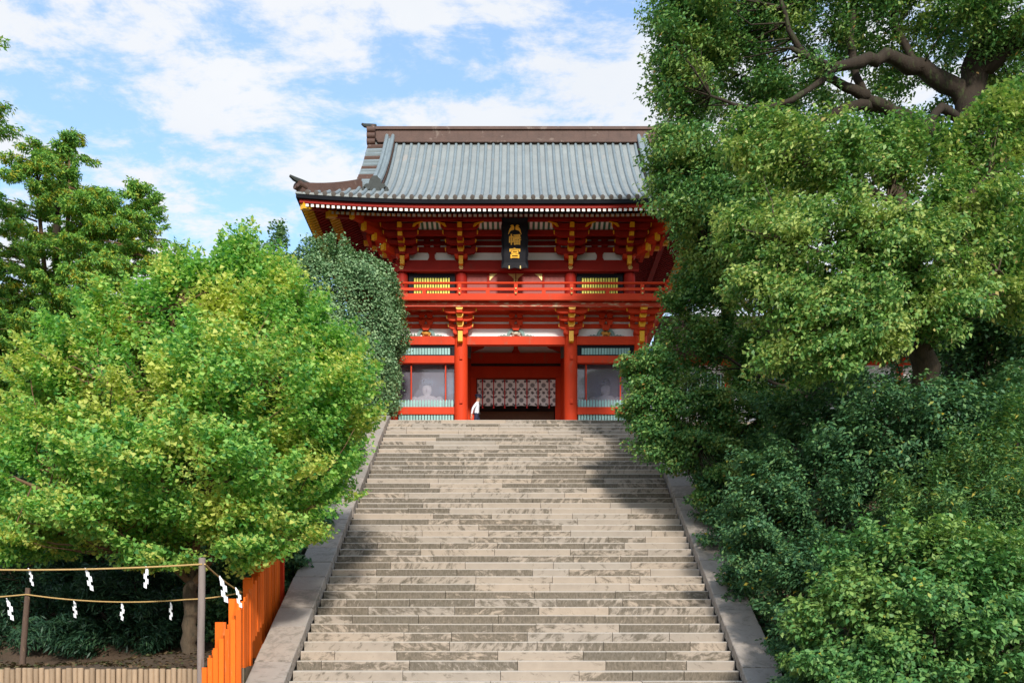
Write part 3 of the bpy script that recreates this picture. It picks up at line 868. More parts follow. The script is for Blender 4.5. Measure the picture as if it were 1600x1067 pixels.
PITCH = 0.3245
NR = 25
for fr in (True, False):
    for i in range(-NR, NR + 1):
        x = i * PITCH
        smax = RUN - 0.12 if abs(x) <= XV - 0.5 else min(RUN - 0.12, XE - abs(x) - 0.05)
        if abs(x) > XV - 0.95 and abs(x) < XV - 0.5:
            smax = XE - XV + 0.1
        if smax < 0.25: continue
        if not fr and i % 1: continue
        n = 10 if smax > 3 else 4
        pts = [roof_pt(x, smax * k / n, fr) for k in range(n + 1)]
        if not fr and smax > 3: pts = pts[::2]
        rp('roof_rib', half_tube(pts, (1, 0, 0)), [COPPER_RIB, COPPER_CAP], smooth='auto')
for sg in (-1, 1):
    i = 0
    for i in range(-18, 19):
        y = MY + i * PITCH
        smax = min(SG, RUN - abs(y - MY) - 0.05)
        if smax < 0.25: continue
        rp('roof_rib', half_tube([side_pt(y, smax * k / 4, sg) for k in range(5)], (0, 1, 0)), [COPPER_RIB, COPPER_CAP], smooth='auto')
    # verge tiles: short ribs laid across the gable edge, and the gable itself
    for fr in (True, False):
        s = 2.15
        while s < RUN - 0.3:
            a = roof_pt(sg * 5.62, s, fr); b_ = roof_pt(sg * (XV + 0.12), s, fr) - Vector((0, 0, 0.02)); c_ = b_ + Vector((sg * 0.06, 0, -0.25))
            ny = (1 if fr else -1)
            rp('verge_tile', MB().tube([a + Vector((0, 0, 0.05)), b_ + Vector((0, 0, 0.05)), c_], [0.11, 0.115, 0.10], 8), COPPER_BROWN if rs.random() < 0.3 else COPPER_RIB, smooth='auto')
            s += 0.27
    gb = MB()
    pts = [(MY - RUN + 1.9 + k * (RUN - 1.9) / 8, ZE + rise(1.9 + k * (RUN - 1.9) / 8) - 0.12) for k in range(9)]
    poly = pts + [(2 * MY - a, b) for a, b in pts[::-1][1:]]
    poly = poly[::-1]
    gb.prism(poly, sg * 5.72, sg * 5.80, axis='x')
    rp('gable_panel', gb, WHITE)
    bb = MB()
    up_ = [(a, b + 0.02) for a, b in pts]; dn_ = [(a + 0.05, b - 0.34) for a, b in pts]
    bb.prism(up_ + dn_[::-1], sg * 6.10, sg * 6.18, axis='x')
    bb.prism([(2 * MY - a, b) for a, b in up_ + dn_[::-1]], sg * 6.10, sg * 6.18, axis='x')
    rp('bargeboard', bb, RED)

# main ridge: stacked courses
rdg = rp('main_ridge', MB().box(-6.1, 6.1, MY - 0.22, MY + 0.22, 21.95, 22.32), COPPER_BROWN)
for z0, z1, hw, xl in ((21.74, 21.82, 0.36, 6.0), (21.83, 21.95, 0.31, 6.05), (22.325, 22.40, 0.30, 6.12), (22.405, 22.46, 0.25, 6.14)):
    MB().box(-xl, xl, MY - hw, MY + hw, z0, z1).build('ridge_course', COPPER_BROWN, rdg)
for k in range(24):
    x = -6.05 + k * 12.1 / 24
    MB().box(x + 0.008, x + 12.1 / 24 - 0.008, MY - 0.235, MY - 0.221, 21.99, 22.28).build('ridge_plate', COPPER_BROWN, rdg)
MB().tube([(-6.16, MY, 22.49), (6.16, MY, 22.49)], 0.11, 10).build('ridge_cap', COPPER_BROWN, rdg, smooth='auto')
for sg in (-1, 1):
    oni = MB()
    oni.prism([(MY - 0.42, 21.55), (MY + 0.42, 21.55), (MY + 0.38, 22.2), (MY + 0.25, 22.55), (MY - 0.25, 22.55), (MY - 0.38, 22.2)], sg * 6.15, sg * 6.27, axis='x')
    for z in (21.72, 21.98, 22.24):
        oni.tube([(sg * 6.10, MY - 0.40, z), (sg * 6.45, MY - 0.40, z)], 0.14, 10)
        oni.tube([(sg * 6.10, MY + 0.40, z), (sg * 6.45, MY + 0.40, z)], 0.14, 10)
    oni.build('ridge_end_tile', COPPER_BROWN, rdg, smooth='auto')
    MB().tube([(sg * 6.1, MY, 22.60), (sg * 6.4, MY, 22.61), (sg * 6.62, MY, 22.64), (sg * 6.74, MY, 22.71)], [0.10, 0.11, 0.09, 0.05], 8).build('ridge_horn', COPPER_DARK, rdg, smooth='auto')

# descending ridges and hip ridges, front pair (and the same at the back)
for sg in (-1, 1):
    for fr in (True, False):
        fy = (lambda s: YE + s) if fr else (lambda s: 2 * MY - YE - s)
        top = MB(); base = MB()
        ss = [1.75 + (RUN - 0.1 - 1.75) * k / 10 for k in range(11)]
        for off, hw, h0, h1, who in ((0, 0.22, 0.0, 0.20, base), (0, 0.17, 0.20, 0.34, top)):
            vs = []
            for s in ss:
                p = roof_pt(sg * 5.48, s, fr)
                vs += [(p.x - hw, p.y, p.z + h0 - (0.1 if h0 == 0 else 0)), (p.x + hw, p.y, p.z + h0 - (0.1 if h0 == 0 else 0)), (p.x + hw, p.y, p.z + h1), (p.x - hw, p.y, p.z + h1)]
            fs = []
            for k in range(10):
                for e in range(4):
                    a, b_ = k * 4 + e, k * 4 + (e + 1) % 4
                    fs.append((a, b_, b_ + 4, a + 4))
            fs += [(3, 2, 1, 0), (40, 41, 42, 43)]
            who.add(vs, fs)
        dr = base.build('descending_ridge', COPPER_BROWN, roof_o)
        top.build('ridge_course', COPPER_RIB, dr)
        for dx in (-0.13, 0.13):
            pts = [roof_pt(sg * 5.48, s, fr) + Vector((dx, 0, 0.36)) for s in ss]
            MB().tube(pts, 0.085, 8).build('ridge_cap', COPPER_RIB, dr, smooth='auto')
        e = roof_pt(sg * 5.50, 1.70, fr)
        dyy = -1 if fr else 1
        on = MB()
        on.prism([(e.x - 0.20, e.z - 0.10), (e.x + 0.20, e.z - 0.10), (e.x + 0.26, e.z + 0.15), (e.x + 0.20, e.z + 0.36), (e.x + 0.08, e.z + 0.50), (e.x - 0.08, e.z + 0.50), (e.x - 0.20, e.z + 0.36), (e.x - 0.26, e.z + 0.15)],
                 e.y + dyy * 0.14, e.y)
        for s2 in (-1, 1):
            for k_, (dx, dz, rr) in enumerate(((0.30, 0.06, 0.13), (0.44, -0.02, 0.09))):
                on.tube([(e.x + s2 * dx, e.y + dyy * 0.16, e.z + dz), (e.x + s2 * dx, e.y - dyy * 0.02, e.z + dz)], rr, 10)
        on.build('demon_tile', COPPER_DARK, dr, smooth='auto')
        # hip ridge to the corner
        hs = [1.95 - 1.95 * k / 8 + 0.12 for k in range(9)]
        for hw, h0, h1, m, nm in ((0.19, -0.10, 0.18, COPPER_BROWN, 'hip_ridge'), (0.14, 0.182, 0.30, COPPER_BROWN, 'ridge_course')):
            vs = []
            for s in hs:
                c = XE - s
                p = roof_pt(sg * c, s, fr)
                ax = Vector((sg * 0.707, 0.707 if fr else -0.707, 0))
                up = 0.03 * max(0, 1 - s / 1.2) ** 2
                for a, h in ((-hw, h0), (hw, h0), (hw, h1 + up), (-hw, h1 + up)):
                    vs.append(p + ax * a + Vector((0, 0, h)))
            fs = []
            for k in range(8):
                for e4 in range(4):
                    a, b_ = k * 4 + e4, k * 4 + (e4 + 1) % 4
                    fs.append((a, b_, b_ + 4, a + 4))
            fs += [(3, 2, 1, 0), (32, 33, 34, 35)]
            if nm == 'hip_ridge':
                hr = rp('hip_ridge', MB().add(vs, fs), m)
            else:
                MB().add(vs, fs).build(nm, m, hr)
        c0 = roof_pt(sg * (XE - 0.12), 0.12, fr)
        dgn = Vector((sg * 0.707, -0.707 if fr else 0.707, 0)); sid = Vector((sg * 0.707, 0.707 if fr else -0.707, 0))
        on = MB()
        for a in (-0.13, 0.13):
            on.tube([c0 + sid * a - dgn * 0.2 + Vector((0, 0, 0.2)), c0 + sid * a + dgn * 0.1 + Vector((0, 0, 0.24))], 0.13, 10)
        on.build('corner_end_tile', COPPER_BROWN, hr, smooth='auto')
        MB().tube([c0 - dgn * 0.6 + Vector((0, 0, 0.38)), c0 - dgn * 0.1 + Vector((0, 0, 0.40)), c0 + dgn * 0.22 + Vector((0, 0, 0.42)), c0 + dgn * 0.40 + Vector((0, 0, 0.47))], [0.11, 0.11, 0.09, 0.05], 8).build('ridge_horn', COPPER_DARK, hr, smooth='auto')


def edge_strip(name, inset, z_top, z_bot, thick, m):
    """band following the upturned eave all the way round"""
    ring = []
    for i in range(41): ring.append(('f', -XE + inset + 2 * (XE - inset) * i / 40))
    a = MB()
    def loop(kind):
        out = []
        for i in range(41):
            u = 2 * i / 40 - 1
            if kind in 'fb':
                x = u * (XE - inset); y = YE + inset if kind == 'f' else 2 * MY - YE - inset
                out.append((Vector((x, y, lift(XE - abs(x), 0))), Vector((0, 1 if kind == 'f' else -1, 0))))
            else:
                sg = -1 if kind == 'l' else 1
                y = MY + u * (RUN - inset)
                out.append((Vector((sg * (XE - inset), y, lift(RUN - abs(y - MY), 0))), Vector((-sg, 0, 0))))
        return out
    for kind in 'fblr':
        pts = loop(kind); vs = []
        for p, nrm in pts:
            for d_, z in ((0, z_bot), (0, z_top), (thick, z_top), (thick, z_bot)):
                vs.append((p.x + nrm.x * d_, p.y + nrm.y * d_, p.z + z))
        fs = []
        for k in range(40):
            for e in range(4):
                q, w = k * 4 + e, k * 4 + (e + 1) % 4
                fs.append((q, w, w + 4, q + 4))
        a2 = MB().add(vs, fs)
        gp(name, a2, m)


edge_strip('eave_tile_edge', 0.0, ZE + 0.01, ZE - 0.06, 0.35, COPPER)
edge_strip('eave_edge_board', 0.02, ZE - 0.061, ZE - 0.20, 0.30, STEEL_EDGE)
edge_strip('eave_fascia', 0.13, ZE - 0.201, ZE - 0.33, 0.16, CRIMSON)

# soffit boards above the rafters
sof = MB()
def sof_z(s, c): return ZE - 0.30 + 0.44 * s + lift(max(0, c), s) * 1.0
for fr in (1, -1):
    for i in range(40):
        for k in range(4):
            q = []
            for ii, kk in ((i, k), (i + 1, k), (i + 1, k + 1), (i, k + 1)):
                s = 0.2 + 3.2 * kk / 4; w = XE - s; x = w * (2 * ii / 40 - 1)
                q.append((x, MY - fr * (RUN - s), sof_z(s, XE - abs(x))))
            sof.add(q, [(0, 3, 2, 1)])
for sg in (-1, 1):
    for i in range(30):
        for k in range(4):
            q = []
            for ii, kk in ((i, k), (i + 1, k), (i + 1, k + 1), (i, k + 1)):
                s = 0.2 + 3.2 * kk / 4; w = RUN - s; y = MY + w * (2 * ii / 30 - 1)
                q.append((sg * (XE - s), y, sof_z(s, RUN - abs(y - MY))))
            sof.add(q, [(0, 1, 2, 3)])
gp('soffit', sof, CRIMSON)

# rafters: two tiers, each rafter its own piece (red shaft, gold sleeve, white tip)


def rafter_mesh(length, tier):
    b = MB(); w = 0.052; h = 0.105; k = 0.44
    def sec(y0, y1, mi, front=None, grow=0.0):
        vs = [(-w - grow, y0, k * y0 - h - grow), (w + grow, y0, k * y0 - h - grow), (w + grow, y1, k * y1 - h - grow), (-w - grow, y1, k * y1 - h - grow),
              (-w - grow, y0, k * y0), (w + grow, y0, k * y0), (w + grow, y1, k * y1), (-w - grow, y1, k * y1)]
        b.add(vs, [(0, 3, 2, 1), (4, 5, 6, 7), (0, 1, 5, 4), (1, 2, 6, 5), (2, 3, 7, 6), (3, 0, 4, 7)], [mi, mi, mi if front is None else front, mi, mi, mi])
    sec(0.0, 0.34, 1, 2, 0.003)
    sec(0.34, length, 0)
    return b.mesh('rafter', [CRIMSON, GOLD, WHITE_END])


RAFT = {}


def rafter(full, room):
    ln = full if room >= full else max(0.4, round(math.floor(room / 0.2) * 0.2, 2))
    if ln not in RAFT:
        RAFT[ln] = rafter_mesh(ln, 0)
    return RAFT[ln]


SP = 0.196
rest = MB()
for tier, full, inset, drop in ((0, 1.4, 0.165, 0.245), (1, 2.1, 1.0, 0.445)):
    z0 = ZE - drop + 0.44 * (inset - 0.165) - 0.088
    n = int((XE - inset - 0.15) / SP)
    for i in range(-n, n + 1):
        x = i * SP
        me = rafter(full, XE - abs(x) - inset)
        o = link('rafter', me, gate, (x, YE + inset, z0 + lift(XE - abs(x), inset) * 1.0))
    for sg in (-1, 1):
        m_ = int((RUN - inset - 0.15) / SP)
        for j in range(-m_, m_ + 1):
            y = MY + j * SP
            me = rafter(full, RUN - abs(y - MY) - inset)
            loc = Vector((sg * (XE - inset), y, z0 + lift(RUN - abs(y - MY), inset)))
            if j < -m_ + (34 if sg < 0 else 26):
                o = link('rafter', me, gate, loc); o.rotation_euler = (0, 0, R(-90) if sg < 0 else R(90))
                continue
            M = Matrix.Translation(loc) @ Matrix.Rotation(R(-90) if sg < 0 else R(90), 4, 'Z')
            rest.add([M @ v.co for v in me.vertices], [tuple(p.vertices) for p in me.polygons], [p.material_index for p in me.polygons])
gp('far_rafters', rest, [CRIMSON, GOLD, WHITE_END], kind='stuff')
for sg in (-1, 1):                                       # diagonal corner rafters with gold sleeves
    for a, zz0, ln in ((0.22, ZE - 0.42, 4.4), (1.02, ZE - 0.30, 3.6)):
        M = Matrix.Translation((sg * (XE - a), YE + a, zz0 + lift(a, a))) @ Matrix.Rotation(math.atan2(sg, 1), 4, 'Z')
        kk = 0.24 if a < 1 else 0.28
        b = MB().prism([(0.36, -0.1 + 0.36 * kk), (0.36, 0.12 + 0.36 * kk), (ln, 0.12 + ln * kk), (ln, -0.1 + ln * kk)], -0.11, 0.11, axis='x', M=M)
        hp = gp('hip_rafter', b, CRIMSON)
        MB().prism([(-0.02, -0.11), (-0.02, 0.13), (0.36, 0.13 + 0.36 * kk), (0.36, -0.11 + 0.36 * kk)], -0.12, 0.12, axis='x', M=M).build('gilt_sleeve', GOLD, hp)
        # side purlin
    gp('beam', MB().box(min(sg * 6.0, sg * 6.22), max(sg * 6.0, sg * 6.22), 37.7, 46.3, 16.55, 16.76), CRIMSON)
# ================================================================ corridor wings either side of the gate
for sg, lab in ((-1, 'low white-walled corridor wing half hidden behind the clipped evergreen'), (1, 'low white-walled corridor wing glimpsed through the camphor leaves')):
    wing = empty('corridor_wing', (sg * 14, 41, 8.3), lab, 'building', 'corridor wings of the gate')
    wp = lambda name, mb, m: mb.build(name, m, wing)
    xa, xb = (6.4, 24.0)
    X = lambda a, b: (min(sg * a, sg * b), max(sg * a, sg * b))
    wp('wall', MB().box(*X(xa, xb), 41.1, 41.2, 9.0, 12.2), WHITE)
    wp('base', MB().box(*X(xa, xb), 40.9, 44.2, 8.31, 9.0), COPING_STONE)
    for k in range(8):
        x = sg * (xa + 0.2 + k * 2.45)
        wp('post', MB().box(x - 0.12, x + 0.12, 40.96, 41.09, 9.0, 12.2), RED)
        if k < 7:
            for j in range(2):
                x2 = x + sg * (0.5 + j * 1.0)
                w_ = MB().box(*sorted((x2, x2 + sg * 0.75)), 41.04, 41.09, 10.2, 11.5).build('window', DARK, wing)
                for q in range(5):
                    x3 = x2 + sg * (0.1 + q * 0.14)
                    MB().box(x3 - 0.02, x3 + 0.02, 41.02, 41.038, 10.22, 11.48).build('window_bar', TEAL, w_)
    for z0, z1 in ((9.1, 9.3), (11.9, 12.19)):
        wp('beam', MB().box(*X(xa, xb), 41.0, 41.085, z0, z1), RED)
    rf = MB()
    prof = [(39.9, 12.35), (41.2, 13.0), (42.6, 14.2), (44.0, 13.0), (45.3, 12.35), (45.3, 12.2), (42.6, 13.9), (39.9, 12.2)]
    rf.prism(prof, *X(xa - 0.2, xb + 0.4), axis='x')
    rfo = wp('roof', rf, COPPER_BROWN)
    MB().box(*X(xa - 0.3, xb + 0.5), 42.4, 42.8, 14.1, 14.45).build('ridge', COPPER_BROWN, rfo)

# ================================================================ things on and in the gate
# ---- name board
pl = empty('name_board', (-0.04, 37.75, 14.7), 'black lacquered name board with gold characters hanging under the eave', 'sign')
PT = Matrix.Translation((-0.04, 37.72, 14.72)) @ Matrix.Rotation(R(9), 4, 'X')      # leans forward at the top
pw, ph = 0.52, 1.86
edge = []
def wave(t, n, a): return a * math.sin(t * math.pi * 2 * n)
for k in range(25): edge.append((-pw + 2 * pw * k / 24, 0.0 + wave(k / 24, 2.5, 0.018)))
for k in range(1, 33): edge.append((pw + wave(k / 32, 4, 0.016), ph * k / 32))
for k in range(1, 25): edge.append((pw - 2 * pw * k / 24, ph + wave(k / 24, 2.5, 0.018)))
for k in range(1, 32): edge.append((-pw - wave(1 - k / 32, 4, 0.016), ph * (1 - k / 32)))
inner = []
for (x, z) in edge:
    inner.append((max(-pw + 0.11, min(pw - 0.11, x)), max(0.24, min(ph - 0.14, z))))
fr = MB(); n = len(edge)
vs = [PT @ Vector((x, -0.06, z)) for x, z in edge] + [PT @ Vector((x, 0.02, z)) for x, z in inner] + [PT @ Vector((x, 0.05, z)) for x, z in edge]
fs = [(i, (i + 1) % n, n + (i + 1) % n, n + i) for i in range(n)] + [(i, 2 * n + i, 2 * n + (i + 1) % n, (i + 1) % n) for i in range(n)]
fr.add(vs, fs); fr.build('frame', BLACK, pl)
MB().box(-pw + 0.10, pw - 0.10, 0.015, 0.05, 0.23, ph - 0.13, M=PT).build('board', BLACK, pl)
dove = [(0.03, 1.44), (0.02, 1.52), (0.05, 1.60), (0.10, 1.625), (0.145, 1.61), (0.175, 1.575), (0.135, 1.575), (0.13, 1.55), (0.16, 1.53), (0.20, 1.48), (0.225, 1.42), (0.24, 1.34), (0.262, 1.27), (0.235, 1.29), (0.20, 1.36), (0.15, 1.41), (0.09, 1.425)]
for s in (-1, 1):
    MB().prism([(0.0 + s * x, z) for x, z in dove], -0.02, 0.014, M=PT).build('dove_character', GOLD, pl)
for ch, zc, sz in (('\u5e61', 0.83, 0.50), ('\u5bae', 0.33, 0.48)):
    cu = bpy.data.curves.new('character', 'FONT'); cu.body = ch; cu.size = sz; cu.extrude = 0.012; cu.offset = 0.011
    cu.align_x = 'CENTER'; cu.resolution_u = 3
    t = bpy.data.objects.new('character', cu); COL.objects.link(t)
    bpy.context.view_layer.update()
    me = bpy.data.meshes.new_from_object(t.evaluated_get(bpy.context.evaluated_depsgraph_get()))
    bpy.data.objects.remove(t)
    me.materials.clear(); me.materials.append(GOLD)
    co = np.array([v.co[:] for v in me.vertices])
    cz = (co[:, 1].max() + co[:, 1].min()) / 2; hh = co[:, 1].max() - co[:, 1].min()
    for v in me.vertices:
        v.co = PT @ Vector((v.co.x, -0.002 - v.co.z, (v.co.y - cz) * (0.40 / hh) + zc + 0.25))
    link('character', me, pl, (0, 0, 0))
for x in (-0.22, 0.22):
    MB().box(x - 0.02, x + 0.02, -0.075, -0.03, -0.02, 0.09, M=PT).build('gilt_bracket', LEAF_GOLD, pl)

# ---- curtain in the doorway
CURT = bpy.data.materials.new('crested_curtain_cloth'); CURT.use_nodes = True
n_, l_ = CURT.node_tree.nodes, CURT.node_tree.links
b_ = n_['Principled BSDF']; b_.inputs['Roughness'].default_value = 0.9
g_ = n_.new('ShaderNodeNewGeometry'); sp_ = n_.new('ShaderNodeSeparateXYZ'); l_.new(g_.outputs['Position'], sp_.inputs[0])
CP = 0.482
M_ = lambda op, a, b=None, clamp=False: mth(n_, l_, op, a, b, None, clamp)
ax_ = M_('ABSOLUTE', M_('MULTIPLY', M_('SUBTRACT', M_('FRACT', M_('DIVIDE', M_('ADD', sp_.outputs[0], 4.82), CP)), 0.5), CP))   # distance from a panel's middle
def dist_(a0, z0):
    dx = M_('SUBTRACT', ax_, a0); dz = M_('SUBTRACT', sp_.outputs[2], z0)
    return M_('SQRT', M_('ADD', M_('MULTIPLY', dx, dx), M_('MULTIPLY', dz, dz)))
nz_ = n_.new('ShaderNodeTexNoise'); nz_.inputs['Scale'].default_value = 34; nz_.inputs['Detail'].default_value = 2; l_.new(g_.outputs['Position'], nz_.inputs['Vector'])
tot = None
def acc(v):
    global tot
    tot = v if tot is None else M_('MAXIMUM', tot, v)
for a0, z0 in ((0, 10.57), (0, 11.22), (CP / 2, 10.90)):
    d = dist_(a0, z0)
    acc(M_('MULTIPLY', M_('LESS_THAN', d, 0.095), M_('ADD', 0.45, M_('MULTIPLY', M_('GREATER_THAN', M_('SINE', M_('MULTIPLY', d, 150.0)), -0.1), 0.5))))
for a0, z0, r in ((0.0, 10.89, 0.060), (0.145, 11.04, 0.05), (0.10, 11.06, 0.04), (0.16, 11.38, 0.045), (0.20, 11.41, 0.04), (0.15, 10.73, 0.045), (0.19, 10.70, 0.04), (0.13, 10.39, 0.045), (0.18, 10.36, 0.04)):
    d = M_('ADD', dist_(a0, z0), M_('MULTIPLY', M_('SUBTRACT', nz_.outputs[0], 0.5), 0.16))
    acc(M_('MULTIPLY', M_('LESS_THAN', d, r), 0.92))
mx_ = n_.new('ShaderNodeMix'); mx_.data_type = 'RGBA'; l_.new(tot, mx_.inputs[0])
mx_.inputs[6].default_value = (0.90, 0.88, 0.86, 1); mx_.inputs[7].default_value = (0.05, 0.045, 0.05, 1)
l_.new(mx_.outputs[2], b_.inputs['Base Color'])
STRAP = mat('red_strap', (0.55, 0.02, 0.02), 0.7, 0.2, 20.0)
cur = empty('doorway_curtain', (0, 41.75, 10.33), 'white curtain with dark round crests and red straps in the doorway', 'curtain')
cx_ = [-1.68] + [CP * k for k in range(-3, 4)] + [1.72]
for i in range(len(cx_) - 1):
    a, b = cx_[i] + 0.004, cx_[i + 1] - 0.004
    m = MB(); N = 8
    vs = []
    for k in range(N + 1):
        x = a + (b - a) * k / N
        yy = 41.76 - 0.02 * math.sin(math.pi * k / N)
        vs += [(x, yy, 10.33 + 0.01 * math.sin(k + i)), (x, yy, 11.46), (x, yy + 0.008, 11.46), (x, yy + 0.008, 10.33 + 0.01 * math.sin(k + i))]
    fs = []
    for k in range(N):
        for e in range(4):
            q, w = k * 4 + e, k * 4 + (e + 1) % 4
            fs.append((q, q + 4, w + 4, w))
    m.add(vs, fs); m.build('cloth_panel', CURT, cur, smooth=False)
for k in range(-3, 4):
    x = CP * k
    MB().box(x - 0.022, x + 0.022, 41.715, 41.735, 10.26, 11.46).prism([(x - 0.035, 10.22), (x + 0.035, 10.22), (x + 0.02, 10.27), (x - 0.02, 10.27)], 41.71, 41.74).build('strap', STRAP, cur)
MB().tube([(-1.72, 41.77, 11.48), (1.74, 41.77, 11.48)], 0.02, 6).build('curtain_rod', BLACK, cur)

# ---- seated guardian statues behind the glass
STAT = mat('whitened_wood', (0.88, 0.85, 0.80), 0.7, 0.08, 6.0)
for s, lab in ((-1, 'pale seated guardian statue behind the glass beside the walking guard'), (1, 'pale seated guardian statue behind the glass half hidden by leaves')):
    x = -3.66 if s < 0 else 3.70
    SY = 0.85
    st = empty('guardian_statue', (x, 40.3 - SY, 8.36), lab, 'statue', 'guardian statues in the gate')
    MB().box(x - 0.95, x + 0.95, 39.9 - 0.75, 41.0 - SY, 8.36, 8.98).build('plinth', DARK, st)
    body = MB()
    body.lathe([(0.85, 0), (0.83, 0.12), (0.70, 0.30), (0.62, 0.55), (0.60, 0.72), (0.52, 0.90), (0.30, 1.02), (0.13, 1.06), (0.115, 1.10), (0.17, 1.14), (0.195, 1.24), (0.19, 1.36), (0.14, 1.46), (0.05, 1.50)], (x, 40.4 - SY + 0.15, 9.2), 18, 0, 1, 0.62)
    for q in (-1, 1):       # wide sleeves falling from the shoulders to the lap
        body.tube([(x + q * 0.45, 39.70, 10.12), (x + q * 0.62, 39.60, 9.85), (x + q * 0.62, 39.40, 9.62), (x + q * 0.30, 39.25, 9.55)], [0.16, 0.21, 0.24, 0.13], 10)
        body.tube([(x + q * 0.3, 39.50, 9.30), (x + q * 0.70, 39.35, 9.28), (x + q * 0.25, 39.18, 9.27)], [0.18, 0.2, 0.14], 10)
    body.tube([(x, 39.49, 10.50), (x, 39.46, 10.44), (x, 39.51, 10.42)], [0.02, 0.035, 0.02], 6)
    body.v = [(a_, b_ - 0.12, c_ - 0.05) for a_, b_, c_ in body.v]
    body.build('robed_figure', STAT, st, smooth=True)
    MB().lathe([(0.2, 0), (0.2, 0.08), (0.14, 0.2), (0.10, 0.22)], (x, 40.30 - SY + 0.15, 10.68), 12, 0, 1, 0.8).build('court_cap', DARK, st, smooth=True)

# ---- guard walking past the doorway
SHIRT = mat('white_shirt_cloth', (0.80, 0.81, 0.86), 0.8, 0.05, 8.0)
NAVY = mat('navy_cloth', (0.022, 0.024, 0.055), 0.8, 0.15, 8.0)
SKIN = mat('skin', (0.52, 0.29, 0.19), 0.5, 0.06, 12.0)
HAIR = mat('black_hair', (0.015, 0.012, 0.012), 0.5, 0.2, 20.0)
SHOE = mat('black_shoe', (0.012, 0.012, 0.012), 0.3, 0.2, 20.0)
gx, gy, gz = -1.60, 39.05, 8.34
guard = empty('person', (gx, gy, gz), 'guard in white shirt, navy cap and trousers walking past the curtain', 'person')
# skeleton, facing +x and leaning a little forward: (x, y, z, r) per joint
J = {'pel': (0, 0, 0.95, .135), 'waist': (0.01, 0, 1.08, .130), 'chest': (0.03, 0, 1.28, .155), 'neckb': (0.04, 0, 1.44, .085), 'neck': (0.055, 0, 1.50, .055), 'head': (0.075, 0, 1.60, .092), 'crown': (0.065, 0, 1.69, .080),
     'shL': (0.02, 0.17, 1.39, .068), 'elL': (-0.08, 0.22, 1.14, .050), 'wrL': (-0.05, 0.23, 0.90, .032), 'paL': (-0.03, 0.23, 0.82, .036),
     'shR': (0.02, -0.17, 1.39, .068), 'elR': (-0.14, -0.23, 1.16, .050), 'wrR': (-0.19, -0.25, 0.92, .032), 'paR': (-0.20, -0.25, 0.84, .036),
     'hiL': (0.0, 0.09, 0.90, .098), 'knL': (0.17, 0.09, 0.52, .068), 'anL': (0.16, 0.09, 0.10, .045), 'toL': (0.30, 0.10, 0.035, .036),
     'hiR': (0.0, -0.09, 0.90, .098), 'knR': (-0.06, -0.09, 0.50, .068), 'anR': (-0.28, -0.09, 0.12, .045), 'toR': (-0.16, -0.10, 0.035, .036)}
E_ = [('pel', 'waist'), ('waist', 'chest'), ('chest', 'neckb'), ('neckb', 'neck'), ('neck', 'head'), ('head', 'crown'), ('chest', 'shL'), ('shL', 'elL'), ('elL', 'wrL'), ('wrL', 'paL'),
      ('chest', 'shR'), ('shR', 'elR'), ('elR', 'wrR'), ('wrR', 'paR'), ('pel', 'hiL'), ('hiL', 'knL'), ('knL', 'anL'), ('anL', 'toL'), ('pel', 'hiR'), ('hiR', 'knR'), ('knR', 'anR'), ('anR', 'toR')]
keys = list(J)
for sd, py in (('L', 0.23), ('R', -0.25)):                     # five fingers, slightly curled
    bx, _, bz, _ = J['pa' + sd]
    for f, (ox, ln) in enumerate(((-0.030, .060), (-0.010, .075), (0.010, .072), (0.028, .058))):
        J[f'f{sd}{f}a'] = (bx + ox, py, bz - 0.045, .0095); J[f'f{sd}{f}b'] = (bx + ox + 0.006, py - 0.012, bz - 0.045 - ln, .008)
        E_ += [('pa' + sd, f'f{sd}{f}a'), (f'f{sd}{f}a', f'f{sd}{f}b')]
    J[f'f{sd}ta'] = (bx + 0.045, py - 0.01, bz + 0.0, .011); J[f'f{sd}tb'] = (bx + 0.06, py - 0.02, bz - 0.045, .009)
    E_ += [('pa' + sd, f'f{sd}ta'), (f'f{sd}ta', f'f{sd}tb')]
keys = list(J)
me = bpy.data.meshes.new('body_skeleton')
me.from_pydata([(J[k][0], J[k][1], J[k][2]) for k in keys], [(keys.index(a), keys.index(b)) for a, b in E_], [])
o = bpy.data.objects.new('body', me); COL.objects.link(o)
sk = o.modifiers.new('skin', 'SKIN'); sk.use_smooth_shade = True
for i, k in enumerate(keys):
    v = me.skin_vertices[0].data[i]
    r = J[k][3]
    v.radius = (r, r)
    if k in ('chest', 'waist', 'pel'): v.radius = (r, r * 0.78)
    v.use_root = (k == 'pel')
ss_ = o.modifiers.new('sub', 'SUBSURF'); ss_.levels = 2; ss_.render_levels = 2
bpy.context.view_layer.update()
bm_ = bpy.data.meshes.new_from_object(o.evaluated_get(bpy.context.evaluated_depsgraph_get()))
bpy.data.objects.remove(o)
bm_.materials.clear()
for m in (SHIRT, NAVY, SKIN, SHOE): bm_.materials.append(m)
for p in bm_.polygons:
    c = p.center
    p.use_smooth = True
    arm = abs(c.y) > 0.185 and c.z > 0.6
    if c.z > 1.475: p.material_index = 2
    elif arm and c.z < 1.13: p.material_index = 0 if c.z > 0.94 else 2
    elif c.z > 1.0 or arm: p.material_index = 0
    elif c.z > 0.085: p.material_index = 1
    else: p.material_index = 3
bo = link('body', bm_, guard, (gx, gy, gz))
fc = MB()
fc.prism([(gx + 0.155, gz + 1.60), (gx + 0.195, gz + 1.575), (gx + 0.155, gz + 1.57)], gy - 0.012, gy + 0.012)
for s in (-1, 1):
    fc.lathe([(0.01, 0), (0.018, 0.03), (0.01, 0.06)], (gx + 0.07, gy + s * 0.095, gz + 1.57), 6)
fc.build('nose_and_ears', SKIN, guard, smooth=False)
ft = MB()
